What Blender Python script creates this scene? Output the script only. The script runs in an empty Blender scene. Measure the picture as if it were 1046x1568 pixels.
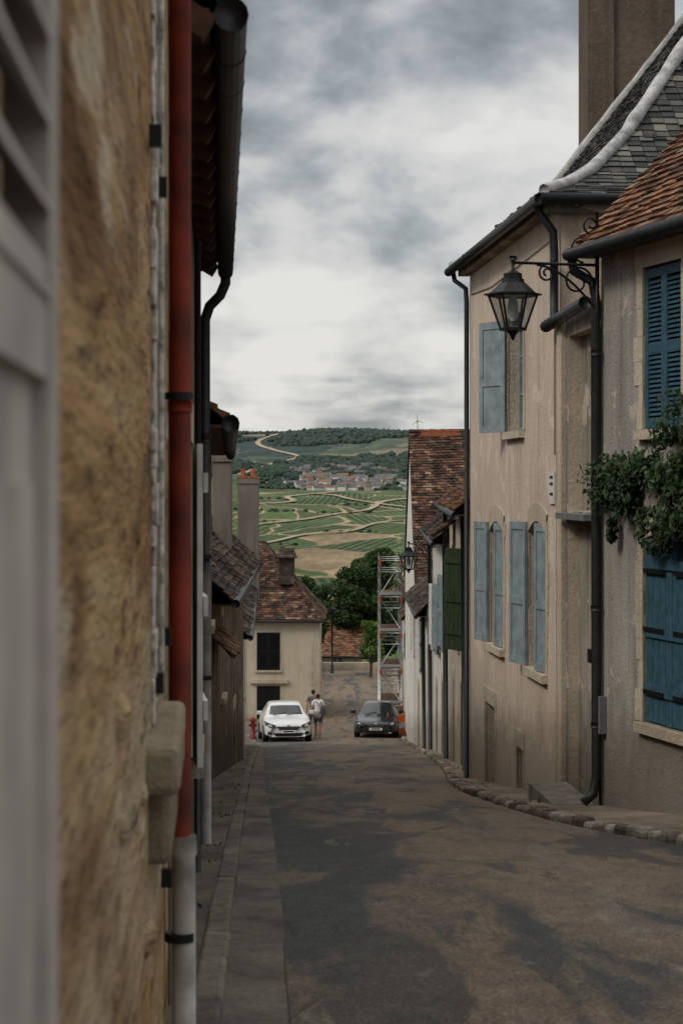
import bpy, math, random, bmesh
from mathutils import Vector, Matrix, noise
random.seed(7)
R=random.random
def U(a,b): return a+(b-a)*random.random()
V=Vector
scene=bpy.context.scene
scene.view_settings.view_transform='Standard'
try: scene.view_settings.look='None'
except Exception: pass
scene.view_settings.exposure=0

# ------------------------------------------------------------ materials
class G:
    def __init__(s,name):
        s.m=bpy.data.materials.new(name); s.m.use_nodes=True
        s.t=s.m.node_tree; s.n=s.t.nodes
        s.b=s.n['Principled BSDF']; s._c=None
    def new(s,t): return s.n.new(t)
    def ln(s,a,b): s.t.links.new(a,b)
    def coord(s):
        if s._c is None: s._c=s.new('ShaderNodeTexCoord').outputs['Object']
        return s._c
    def map(s,scale=(1,1,1),rot=(0,0,0),vec=None):
        n=s.new('ShaderNodeMapping'); n.inputs['Scale'].default_value=scale; n.inputs['Rotation'].default_value=rot
        s.ln(vec or s.coord(),n.inputs['Vector']); return n.outputs[0]
    def noise(s,vec,scale,detail=4,rough=.55,dist=0):
        n=s.new('ShaderNodeTexNoise'); n.inputs['Scale'].default_value=scale; n.inputs['Detail'].default_value=detail
        n.inputs['Roughness'].default_value=rough; n.inputs['Distortion'].default_value=dist
        s.ln(vec,n.inputs['Vector']); return n.outputs['Fac']
    def vor(s,vec,scale,feature='F1',out='Distance',rand=1):
        n=s.new('ShaderNodeTexVoronoi'); n.feature=feature; n.inputs['Scale'].default_value=scale
        n.inputs['Randomness'].default_value=rand
        s.ln(vec,n.inputs['Vector']); return n.outputs[out]
    def ramp(s,fac,stops):
        n=s.new('ShaderNodeValToRGB'); e=n.color_ramp.elements
        while len(e)<len(stops): e.new(.5)
        for i,(p,c) in enumerate(stops):
            e[i].position=p; e[i].color=(c,c,c,1) if not isinstance(c,(tuple,list)) else (*c[:3],1)
        s.ln(fac,n.inputs[0]); return n.outputs[0]
    def mix(s,f,a,b,mode='MIX'):
        n=s.new('ShaderNodeMix'); n.data_type='RGBA'; n.blend_type=mode
        for k,v in ((0,f),(6,a),(7,b)):
            if isinstance(v,(int,float)): n.inputs[k].default_value=v
            elif isinstance(v,(tuple,list)): n.inputs[k].default_value=(*v[:3],1)
            else: s.ln(v,n.inputs[k])
        return n.outputs[2]
    def math(s,op,a,b=0,c=0,clamp=False):
        n=s.new('ShaderNodeMath'); n.operation=op; n.use_clamp=clamp
        for k,v in ((0,a),(1,b),(2,c)):
            if isinstance(v,(int,float)): n.inputs[k].default_value=v
            else: s.ln(v,n.inputs[k])
        return n.outputs[0]
    def sep(s,vec=None):
        n=s.new('ShaderNodeSeparateXYZ'); s.ln(vec or s.coord(),n.inputs[0]); return n.outputs
    def attr(s,name='rnd'):
        n=s.new('ShaderNodeAttribute'); n.attribute_name=name; return n.outputs['Fac']
    def bump(s,h,st=.4,d=.02):
        n=s.new('ShaderNodeBump'); n.inputs['Strength'].default_value=st; n.inputs['Distance'].default_value=d
        s.ln(h,n.inputs['Height']); s.ln(n.outputs[0],s.b.inputs['Normal'])
    def done(s,col,rough=.85,metal=0,spec=.3):
        i=s.b.inputs
        if isinstance(col,(tuple,list)): i['Base Color'].default_value=(*col[:3],1)
        else: s.ln(col,i['Base Color'])
        if isinstance(rough,(int,float)): i['Roughness'].default_value=rough
        else: s.ln(rough,i['Roughness'])
        i['Metallic'].default_value=metal; i['Specular IOR Level'].default_value=spec
        return s.m

def simple(name,c,rough=.7,metal=0,var=.25,scale=12,spec=.3,bump=.15):
    g=G(name); nz=g.noise(g.coord(),scale,4,.6)
    f=g.ramp(nz,[(.3,1-var),(.7,1+var*.4)])
    col=g.mix(1,c,f,'MULTIPLY'); 
    if bump: g.bump(nz,bump,.01)
    return g.done(col,rough,metal,spec)

def plaster(name,c1,c2,stain=(.16,.12,.085),patch=None,amt=.5,fine=40,pth=.575):
    g=G(name); co=g.coord()
    big=g.noise(g.map((1,1,.6)),.9,5,.62)
    col=g.mix(g.ramp(big,[(.36,0),(.66,1)]),c1,c2)
    st=g.noise(g.map((5,5,.35)),1.2,4,.6)
    col=g.mix(g.math('MULTIPLY',g.ramp(st,[(.5,0),(.75,1)]),amt),col,stain)
    if patch:
        pz=g.noise(co,1.7,5,.65,.6)
        col=g.mix(g.ramp(pz,[(pth,0),(pth+.025,1)]),col,patch)
    x,y,z=g.sep()
    h=g.math('ADD',g.math('ADD',z,g.math('MULTIPLY',y,.12)),.904)
    h=g.math('ADD',h,g.math('MULTIPLY',g.noise(co,2.2,4,.6),-1.2))
    low=g.ramp(h,[(0.0,1),(.55,0)])
    col=g.mix(g.math('MULTIPLY',low,.7),col,stain)
    fn=g.noise(co,fine,5,.7)
    col=g.mix(1,col,g.ramp(fn,[(.25,.72),(.7,1.08)]),'MULTIPLY')
    g.bump(g.math('ADD',g.math('MULTIPLY',pz if patch else st,.8),fn),.6,.03)
    return g.done(col,.95,0,.1)

def tilemat(name,stops,lichen=(.22,.21,.15),la=.5):
    g=G(name); r=g.attr(); co=g.coord()
    col=g.ramp(r,stops)
    ln_=g.noise(co,3.5,5,.7)
    col=g.mix(g.math('MULTIPLY',g.ramp(ln_,[(.52,0),(.66,1)]),la),col,lichen)
    dk=g.noise(co,1.1,3,.6)
    col=g.mix(1,col,g.ramp(dk,[(.3,.55),(.7,1.1)]),'MULTIPLY')
    fn=g.noise(co,60,3,.7); col=g.mix(1,col,g.ramp(fn,[(.2,.7),(.8,1.15)]),'MULTIPLY')
    return g.done(col,.9,0,.15)

m_beige=plaster('plaster_beige',(.64,.53,.43),(.52,.43,.345),(.27,.21,.155),(.67,.565,.465),amt=.38)
m_greyr=plaster('plaster_grey',(.40,.37,.33),(.27,.25,.225),(.13,.10,.075),(.48,.43,.36),amt=.5)
m_strip=plaster('plaster_old',(.38,.335,.28),(.18,.155,.125),(.09,.075,.06),(.48,.42,.35),amt=.75)
m_cream=plaster('plaster_cream',(.62,.54,.41),(.50,.435,.33),(.27,.21,.14),amt=.35)
m_white=plaster('plaster_white',(.72,.70,.66),(.58,.56,.50),(.30,.27,.22),(.50,.45,.38),amt=.5,pth=.6)
m_tan=plaster('plaster_tan',(.56,.48,.39),(.40,.34,.27),(.18,.14,.1),(.62,.56,.48),amt=.6)
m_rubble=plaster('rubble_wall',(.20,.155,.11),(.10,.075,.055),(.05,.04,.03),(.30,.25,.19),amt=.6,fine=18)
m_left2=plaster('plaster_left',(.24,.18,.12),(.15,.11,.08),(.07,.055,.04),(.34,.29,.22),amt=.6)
m_quoin=plaster('limestone',(.58,.50,.39),(.43,.365,.28),(.25,.20,.14),amt=.45,fine=25)
m_sill=plaster('sill_stone',(.46,.385,.28),(.30,.245,.17),(.16,.125,.085),(.56,.49,.39),amt=.5,fine=30)
m_chim=plaster('chimney_render',(.15,.115,.09),(.10,.077,.06),(.05,.042,.035),amt=.6,fine=14)
m_chimg=plaster('chimney_grey',(.25,.22,.19),(.17,.15,.13),(.09,.08,.07),amt=.6)

def ochre():
    g=G('ochre_stone'); co=g.coord(); st=(1,.16,1)
    a=g.noise(g.map((1,.13,.8)),2.6,6,.68,.8)
    col=g.ramp(a,[(.33,(.10,.062,.032)),(.43,(.25,.145,.065)),(.52,(.38,.245,.12)),(.62,(.43,.32,.185)),(.72,(.33,.28,.205))])
    q=g.noise(g.map((1,.10,.45)),1.9,4,.6,1); col=g.mix(g.ramp(q,[(.50,0),(.64,.65)]),col,(.38,.32,.23))
    v=g.noise(g.map((1,.09,.35)),7,3,.55)
    col=g.mix(g.ramp(v,[(.34,.8),(.46,0)]),col,(.13,.062,.026))
    p=g.noise(g.map(st),17,4,.65); col=g.mix(g.ramp(p,[(.58,0),(.66,.85)]),col,(.075,.048,.028))
    v2=g.noise(g.map((1,.12,.5)),11,3,.5); col=g.mix(g.ramp(v2,[(.60,0),(.68,.7)]),col,(.50,.43,.33))
    gm=g.noise(g.map((1,.15,.18)),4,4,.6); col=g.mix(g.ramp(gm,[(.52,0),(.66,.55)]),col,(.13,.10,.075))
    g.bump(g.math('ADD',p,g.math('MULTIPLY',v,1.5)),.8,.05)
    return g.done(col,.95,0,.1)
m_ochre=ochre()
m_tileA=tilemat('clay_tiles',[(0,(.07,.04,.03)),(.3,(.16,.075,.045)),(.6,(.25,.115,.06)),(.85,(.31,.17,.10)),(1,(.24,.20,.15))],la=.35)
m_tileB=tilemat('old_brown_tiles',[(0,(.03,.022,.02)),(.35,(.07,.040,.03)),(.7,(.135,.068,.044)),(.93,(.20,.105,.065)),(1,(.34,.25,.17))],la=.45)
m_tileD=tilemat('dark_tiles',[(0,(.024,.02,.019)),(.4,(.055,.04,.034)),(.8,(.09,.06,.047)),(1,(.17,.12,.08))],(.24,.23,.19),la=.5)
m_slate=tilemat('slate',[(0,(.04,.042,.043)),(.5,(.085,.087,.085)),(.85,(.14,.14,.13)),(1,(.24,.23,.2))],(.17,.16,.11),la=.5)
m_mortar=simple('mortar',(.42,.42,.41),.9,var=.5,scale=7,bump=.5)
m_iron=simple('black_iron',(.012,.013,.014),.45,.3,.2,30)
m_gut=simple('zinc_dark',(.032,.035,.037),.5,.5,.4,14)
m_zinc=simple('zinc_grey',(.20,.21,.21),.5,.4,.35,10)
m_red=simple('red_oxide_paint',(.15,.020,.008),.6,0,.75,5,.15)
m_greyp=simple('grey_pipe',(.44,.42,.39),.65,0,.5,7)
m_blue=simple('blue_paint',(.034,.088,.125),.65,0,.4,11)
m_blueg=simple('greyblue_paint',(.23,.28,.30),.65,0,.35,6)
m_green=simple('green_paint',(.026,.044,.02),.6,0,.4,8)
m_wht=simple('white_paint',(.62,.61,.58),.6,0,.25,10)
m_case=simple('flaking_paint',(.64,.60,.54),.8,0,.75,28,bump=.6)
m_shut=simple('pale_paint',(.48,.435,.40),.6,0,.4,4)
m_wood=simple('old_wood',(.10,.053,.03),.85,0,.6,7)
m_brick=simple('brick',(.34,.12,.06),.9,0,.5,12)
def glassm(name,c=(.03,.037,.042),r=.08):
    g=G(name); nz=g.noise(g.coord(),1.5,2); g.bump(nz,.05,.02); return g.done(c,r,0,.6)
m_glass=glassm('window_glass')
m_dark=simple('dark_interior',(.012,.011,.01),.9)

# ------------------------------------------------------------ mesh buffers
class Buf:
    def __init__(s): s.v=[]; s.f=[]; s.r=[]
    def face(s,pts,r=None):
        i=len(s.v); s.v+= [tuple(p) for p in pts]; s.f.append(tuple(range(i,i+len(pts)))); s.r.append(R() if r is None else r)
    def box(s,o,ex,ey,ez,r=None):
        r=R() if r is None else r
        i=len(s.v); o=V(o);ex=V(ex);ey=V(ey);ez=V(ez)
        for c in (0,1):
            for b in (0,1):
                for a in (0,1): s.v.append(tuple(o+ex*a+ey*b+ez*c))
        for f in ((0,2,3,1),(4,5,7,6),(0,1,5,4),(1,3,7,5),(3,2,6,7),(2,0,4,6)):
            s.f.append(tuple(i+k for k in f)); s.r.append(r)
    def abox(s,x0,x1,y0,y1,z0,z1,r=None): s.box((x0,y0,z0),(x1-x0,0,0),(0,y1-y0,0),(0,0,z1-z0),r)
    def bar(s,a,b,w,h=None):
        a=V(a);b=V(b);h=h or w;d=(b-a).normalized()
        up=V((0,0,1)) if abs(d.z)<.9 else V((0,1,0))
        x=d.cross(up).normalized();y=x.cross(d).normalized()
        s.box(a-x*w/2-y*h/2,x*w,b-a,y*h)
    def tube(s,pts,r,seg=10,cap=True):
        pts=[V(p) for p in pts]; n=len(pts); rs=r if isinstance(r,(list,tuple)) else [r]*n
        rr=R(); base=len(s.v); px=None
        for k,p in enumerate(pts):
            d=(pts[min(k+1,n-1)]-pts[max(k-1,0)]).normalized()
            if px is None:
                up=V((0,0,1)) if abs(d.z)<.9 else V((0,1,0)); px=d.cross(up).normalized()
            else: px=(px-d*px.dot(d)).normalized()
            py=d.cross(px)
            for j in range(seg):
                t=2*math.pi*j/seg; s.v.append(tuple(p+px*math.cos(t)*rs[k]+py*math.sin(t)*rs[k]))
        for k in range(n-1):
            for j in range(seg):
                a=base+k*seg+j;b=base+k*seg+(j+1)%seg
                s.f.append((a,b,b+seg,a+seg)); s.r.append(rr)
        if cap:
            s.f.append(tuple(base+j for j in range(seg))); s.r.append(rr)
            s.f.append(tuple(base+(n-1)*seg+j for j in reversed(range(seg)))); s.r.append(rr)
    def obj(s,name,mat,smooth=False,bevel=0,origin=None):
        me=bpy.data.meshes.new(name); vs=s.v
        if origin is not None: vs=[(a-origin[0],b-origin[1],c-origin[2]) for a,b,c in vs]
        me.from_pydata(vs,[],s.f); 
        at=me.attributes.new('rnd','FLOAT','FACE'); at.data.foreach_set('value',s.r)
        if smooth: me.polygons.foreach_set('use_smooth',[True]*len(me.polygons))
        me.materials.append(mat); me.update()
        o=bpy.data.objects.new(name,me); scene.collection.objects.link(o)
        if origin is not None: o.location=origin
        if bevel:
            b=o.modifiers.new('bevel','BEVEL'); b.width=bevel; b.segments=2; b.limit_method='ANGLE'
        return o
class Thing:
    def __init__(s,name,loc):
        s.e=bpy.data.objects.new(name,None); scene.collection.objects.link(s.e); s.e.location=loc; s.e.empty_display_size=.3
        s.inv=Matrix.Translation(-V(loc)); s.p={}
    def b(s,part,mat=None,**k):
        if part not in s.p: s.p[part]=(Buf(),mat,k)
        return s.p[part][0]
    def adopt(s,o): o.parent=s.e; o.matrix_parent_inverse=s.inv
    def finish(s):
        for n,(bf,m,k) in s.p.items():
            if bf.f: s.adopt(bf.obj(n,m,**k))
        return s.e
class Fr:
    def __init__(s,p0,d):
        s.p=V((p0[0],p0[1],0)); s.d=V((d[0],d[1],0)).normalized(); s.n=V((s.d.y,-s.d.x,0))
    def P(s,u,w,z): return s.p+s.d*u+s.n*w+V((0,0,z))
    def box(s,bf,u0,u1,w0,w1,z0,z1,r=None): bf.box(s.P(u0,w0,z0),s.d*(u1-u0),s.n*(w1-w0),V((0,0,z1-z0)),r)

def tiles(bf,poly,tw=.17,th=.11,thick=.016,jit=1,base=True,miss=0,sagk=1):
    poly=[V(p) for p in poly]
    u=(poly[1]-poly[0]).normalized(); n=None
    for k in range(2,len(poly)):
        c=u.cross(poly[k]-poly[0])
        if c.length>1e-4: n=c.normalized(); break
    if n.z<0: n=-n
    v=n.cross(u)
    if v.z<0: v=-v
    q=[((p-poly[0]).dot(u),(p-poly[0]).dot(v)) for p in poly]
    if base: bf.face([p-n*.004 for p in poly],.3)
    u0=min(a for a,b in q);u1=max(a for a,b in q);v0=min(b for a,b in q);v1=max(b for a,b in q)
    def span(vv):
        xs=[]
        for i in range(len(q)):
            (a,b),(c,d)=q[i],q[(i+1)%len(q)]
            if (b<=vv<d) or (d<=vv<b): xs.append(a+(c-a)*(vv-b)/(d-b))
        return (min(xs),max(xs)) if len(xs)>=2 else None
    row=0; vv=v0
    while vv<v1:
        sp=span(vv+th*.5) or span(vv+.01)
        if sp:
            a=sp[0]-(tw/2 if row%2 else 0); rowj=U(-.006,.006)*jit
            while a<sp[1]:
                l=max(a,sp[0]); r_=min(a+tw,sp[1])
                if r_-l>.02 and R()>=miss:
                    h1=thick*(1.6+U(-.4,.9)*jit); h0=thick*.3; e=U(-.010,.010)*jit+rowj; g=.004
                    if R()<.03: e-=.03; h1+=.012
                    sag=(-.03*math.sin(l*.9+vv*.4)-.02*math.sin(l*2.3+1))*sagk
                    o=poly[0]+n*(sag+.03*sagk); A=o+u*(l+g)+v*(vv-.02+e);B=o+u*(r_-g)+v*(vv-.02+e)
                    C=o+u*(r_-g)+v*(vv+th*1.15);D=o+u*(l+g)+v*(vv+th*1.15)
                    rr=R()
                    A1=A+n*(h1+thick);B1=B+n*(h1+thick*U(.8,1.3));C1=C+n*(h0+thick*.5);D1=D+n*(h0+thick*.5)
                    bf.face([A1,B1,C1,D1],rr); bf.face([A,B,B1,A1],rr*.5); bf.face([A,A1,D1,D],rr); bf.face([B,C,C1,B1],rr)
                a+=tw
        vv+=th; row+=1
def ridge(bf,a,b,r=.07,seg=.35):
    a=V(a);b=V(b);L=(b-a).length;n=max(1,int(L/seg))
    for i in range(n):
        p=a.lerp(b,i/n);q=a.lerp(b,(i+1)/n)
        bf.tube([p+V((0,0,U(-.012,.012))),q],[r*1.08,r*.94],8)

def shutter(bf,fr,uh,wh,s,W,ang,z0,z1,kind='plank',thk=.035):
    a=math.radians(ang); dr=(fr.d*s*math.cos(a)+fr.n*math.sin(a))
    h=fr.P(uh,wh,0); L=Fr((h.x,h.y),(dr.x,dr.y))
    sg=1 if L.n.dot(fr.n)>=0 else -1
    def bx(u0,u1,w0,w1,za,zb): L.box(bf,u0,u1,w0*sg,w1*sg,za,zb)
    if kind=='plank':
        n=max(2,round(W/.13)); pw=W/n
        for i in range(n): bx(i*pw+.004,(i+1)*pw-.004,0,thk*.7+U(0,.003),z0+U(0,.01),z1)
        for zz in (z0+.18*(z1-z0),z0+.5*(z1-z0),z1-.12*(z1-z0)): bx(.0,W,thk*.7+.004,thk*1.4,zz-.045,zz+.045)
    elif kind=='panel':
        st=.07
        bx(0,st,0,thk,z0,z1); bx(W-st,W,0,thk,z0,z1)
        m_=z0+.42*(z1-z0)
        for zz in (z0,m_,z1-.09): bx(st,W-st,.001,thk-.002,zz,zz+.09)
        bx(st,W-st,.006,thk-.014,z0+.09,m_); bx(st,W-st,.006,thk-.014,m_+.09,z1-.09)
    else:
        st=.06
        bx(0,st,0,thk,z0,z1); bx(W-st,W,0,thk,z0,z1)
        for zz in (z0,(z0+z1)/2-.04,z1-.08): bx(st,W-st,.001,thk-.002,zz,zz+.08)
        z=z0+.09
        while z<z1-.1:
            o=L.P(st,.002*sg,z); bf.box(o,L.d*(W-2*st),L.n*sg*.028+V((0,0,-.022)),V((0,0,.012)))
            z+=.042
def window(T,fr,u0,u1,z0,z1,dep=.16,kind='window',frame=m_wht,cols=2,rows=3):
    fb=T.b('window_frames',frame)
    if kind=='dark': 
        T.b('dark_openings',m_dark).face([fr.P(u0,-dep,z0),fr.P(u1,-dep,z0),fr.P(u1,-dep,z1),fr.P(u0,-dep,z1)]); return
    if kind=='door':
        db=T.b('doors',frame); n=max(2,round((u1-u0)/.15)); pw=(u1-u0)/n
        for i in range(n): fr.box(db,u0+i*pw+.004,u0+(i+1)*pw-.004,-dep-.04,-dep+U(0,.003),z0,z1)
        return
    gb=T.b('window_panes',m_glass)
    gb.face([fr.P(u0,-dep-.02,z0),fr.P(u1,-dep-.02,z0),fr.P(u1,-dep-.02,z1),fr.P(u0,-dep-.02,z1)])
    t=.055
    fr.box(fb,u0,u0+t,-dep-.04,-dep+.02,z0,z1);fr.box(fb,u1-t,u1,-dep-.04,-dep+.02,z0,z1)
    fr.box(fb,u0+t,u1-t,-dep-.04,-dep+.018,z1-t,z1);fr.box(fb,u0+t,u1-t,-dep-.04,-dep+.018,z0,z0+t)
    for i in range(1,cols):
        c=u0+(u1-u0)*i/cols; fr.box(fb,c-.03,c+.03,-dep-.018,-dep+.015,z0+t,z1-t)
    for j in range(1,rows):
        c=z0+(z1-z0)*j/rows; fr.box(fb,u0+t,u1-t,-dep-.018,-dep+.012,c-.014,c+.014)
def facade(T,fr,L,zb,zt,ops,mat,surmat=None,dep=.18,part='walls'):
    bf=T.b(part,mat)
    us=sorted(set([0,L]+[o['u0'] for o in ops]+[o['u1'] for o in ops])); zs=sorted(set([zb,zt]+[o['z0'] for o in ops]+[o['z1'] for o in ops]))
    for i in range(len(us)-1):
        for j in range(len(zs)-1):
            uc=(us[i]+us[i+1])/2; zc=(zs[j]+zs[j+1])/2
            if any(o['u0']<uc<o['u1'] and o['z0']<zc<o['z1'] for o in ops): continue
            bf.face([fr.P(us[i],0,zs[j]),fr.P(us[i+1],0,zs[j]),fr.P(us[i+1],0,zs[j+1]),fr.P(us[i],0,zs[j+1])])
    for o in ops:
        a,b,c,d=o['u0'],o['u1'],o['z0'],o['z1']
        rb=T.b('reveals',surmat or mat)
        for (p,q) in (((a,c),(a,d)),((a,d),(b,d)),((b,d),(b,c)),((b,c),(a,c))):
            rb.face([fr.P(p[0],0,p[1]),fr.P(q[0],0,q[1]),fr.P(q[0],-dep,q[1]),fr.P(p[0],-dep,p[1])])
        window(T,fr,a,b,c,d,dep-.03,o.get('k','window'),o.get('fm',m_wht),o.get('cols',2),o.get('rows',3))
        sw=o.get('sur',.0)
        if sw:
            sb=T.b('stone_surrounds',surmat or m_quoin)
            z=c
            while z<d-.02:
                h=min(U(.18,.3),d-z); k=U(.5,1.3)
                fr.box(sb,a-sw*k,a,-.02,.010+U(0,.006),z+.004,z+h); k=U(.5,1.3); fr.box(sb,b,b+sw*k,-.02,.010+U(0,.006),z+.004,z+h); z+=h
            if o.get('arch'):
                n=8; am=(a+b)/2; hw=(b-a)/2; rise=.13
                for i in range(n):
                    t0=-1+2*i/n;t1=-1+2*(i+1)/n
                    def zz(t): return d-rise*t*t
                    def zo(t): return d+.2-rise*.9*t*t
                    e=(hw+sw*.6)
                    pts=[(am+t0*hw,zz(t0)),(am+t1*hw,zz(t1)),(am+t1*e,zo(t1)),(am+t0*e,zo(t0))]
                    f=[fr.P(x,.016,z_) for x,z_ in pts]; bk=[fr.P(x,-.14,z_) for x,z_ in pts]
                    sb.face(f); sb.face([f[0],bk[0],bk[1],f[1]]); sb.face([f[2],bk[2],bk[3],f[3]])
            else: fr.box(sb,a-sw,b+sw,-.02,.015,d,d+.2)
            fr.box(sb,a-.08,b+.08,-.1,.07,c-.09,c-.002)
        for (side,W,ang,kind,smt) in o.get('sh',[]):
            sbf=T.b('shutters' if smt is not m_wht else 'white_shutters',smt)
            if side=='a': shutter(sbf,fr,a,.02,-1,W,ang,c,d-.02,kind)
            if side=='b': shutter(sbf,fr,b,.02,1,W,ang,c,d-.02,kind)
            if side=='ac': shutter(sbf,fr,a+.005,-.05,1,W,ang,c+.01,d-.02,kind)
            if side=='bc': shutter(sbf,fr,b-.005,-.05,-1,W,ang,c+.01,d-.02,kind)
def house(name,p0,p1,depth,zb,ze,k,ops,mw,mr,ov=.22,vo=.12,tw=.17,th=.11,hip=(0,0),gut=True,surmat=None,rafters=False,sagk=1):
    p0=V((*p0,0));p1=V((*p1,0)); L=(p1-p0).length; fr=Fr(p0[:2],(p1-p0)[:2])
    T=Thing(name,((p0.x+p1.x)/2,(p0.y+p1.y)/2,zb)); T.fr=fr; T.L=L
    facade(T,fr,L,zb,ze,ops,mw,surmat)
    wb=T.b('side_walls',mw); D=depth; zr=ze+D/2*k
    for (ua,wa,ub,wb_) in ((L,0,L,-D),(L,-D,0,-D),(0,-D,0,0)):
        wb.face([fr.P(ua,wa,zb),fr.P(ub,wb_,zb),fr.P(ub,wb_,ze),fr.P(ua,wa,ze)])
    for e,u in ((0,0),(1,L)):
        if not hip[e]: wb.face([fr.P(u,0,ze),fr.P(u,-D,ze),fr.P(u,-D/2,zr)])
    rb=T.b('roof',mr)
    za=ze-ov*k+.03; h0=D/2*hip[0]; h1=D/2*hip[1]; v0=ov if hip[0] else vo; v1=ov if hip[1] else vo
    A=fr.P(-v0,ov,za);B=fr.P(L+v1,ov,za);RA=fr.P((h0 if hip[0] else -vo),-D/2,zr+.03);RB=fr.P(L-h1 if hip[1] else L+vo,-D/2,zr+.03)
    Ab=fr.P(-v0,-D-ov,za);Bb=fr.P(L+v1,-D-ov,za)
    tiles(rb,[A,B,RB,RA],tw,th,sagk=sagk); rb.face([Bb,Ab,RA,RB])
    if hip[0]: tiles(rb,[Ab,A,RA],tw,th)
    if hip[1]: tiles(rb,[B,Bb,RB],tw,th)
    cb=T.b('ridge_tiles',mr); ridge(cb,RA+V((0,0,.03)),RB+V((0,0,.03)),.09)
    if hip[0]: ridge(cb,A,RA,.07)
    if hip[1]: ridge(cb,B,RB,.07)
    sb=T.b('eave_boards',m_wood); nn=fr.n
    sb.box(fr.P(-v0,.01,za-.05),fr.d*(L+v0+v1),nn*(ov-.02),V((0,0,.02)))
    if rafters:
        u=0
        while u<L:
            sb.bar(fr.P(u,0,ze-.06),fr.P(u,ov-.01,za-.09),.07,.08); u+=.45
    if gut:
        gb=T.b('gutter',m_gut,smooth=True); gb.tube([fr.P(-v0,ov+.05,za-.02),fr.P(L+v1,ov+.05,za-.05)],.06,10)
    return T
def chimney(T,x,y,z0,z1,sx,sy,mat,pots=2,part='chimney'):
    b=T.b(part,mat); b.abox(x-sx/2,x+sx/2,y-sy/2,y+sy/2,z0,z1)
    b.abox(x-sx/2-.03,x+sx/2+.03,y-sy/2-.03,y+sy/2+.03,z1-.16,z1-.08)
    c=T.b(part+'_cap',m_brick); c.abox(x-sx/2-.01,x+sx/2+.01,y-sy/2-.01,y+sy/2+.01,z1+.001,z1+.07)
    for i in range(pots):
        px=x-sx/2+(i+.5)*sx/pots; c.tube([(px,y,z1+.07),(px,y,z1+.30)],[.08,.065],10)

# ------------------------------------------------------------ terrain
GT=[(-40,-1.0),(-10,-1.25),(0,-1.42),(3,-1.52),(5.8,-1.62),(9,-1.985),(14,-2.585),(73,-9.66),(80,-10.2),(88,-10.58),(100,-10.9),(116,-11.2),(122,-11.4),(128,-12.6),(150,-18),(250,-38),(450,-58),(700,-58),(900,-48),(1200,-34),(1500,-20.5),(1800,-9),(2000,-3),(2400,20),(2800,47),(3300,80),(3700,97),(4500,96),(7000,60),(16000,20)]
def gi(y):
    if y<=GT[0][0]: return GT[0][1]
    for (a,b),(c,d) in zip(GT,GT[1:]):
        if y<=c: return b+(d-b)*(y-a)/(c-a)
    return GT[-1][1]
def g(y):
    w=.8 if y<110 else min(120,.8+(y-110)*.1)
    return sum(gi(y+w*t) for t in (-1,-.6,-.2,.2,.6,1))/6
def terr(x,y):
    z=g(y)
    if y>140:
        r=min(1,(y-140)/900)
        z+=r*(noise.noise(V((x/300,y/600,3)))*9+noise.noise(V((x/140,y/300,9)))*2)
        if y>2000: z+= min(1,(y-2000)/1200)*(noise.noise(V((x/400+5,y/900,1)))*20 - x*.012)
    return z
ys=[-40,-30,-20,-14]; y=-10.
while y<126: ys.append(y); y+=1
while y<16000: ys.append(y); y*=1.02
ys.append(16000)
bf=Buf(); nc=160
for yy in ys:
    w=60+max(0,yy)*1.0
    for i in range(nc+1):
        t=-1+2*i/nc; x=w*(0.2*t+.8*t**3)
        bf.v.append((x,yy,terr(x,yy)))
for j in range(len(ys)-1):
    for i in range(nc):
        a=j*(nc+1)+i; bf.f.append((a,a+1,a+nc+2,a+nc+1)); bf.r.append(.5)
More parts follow.
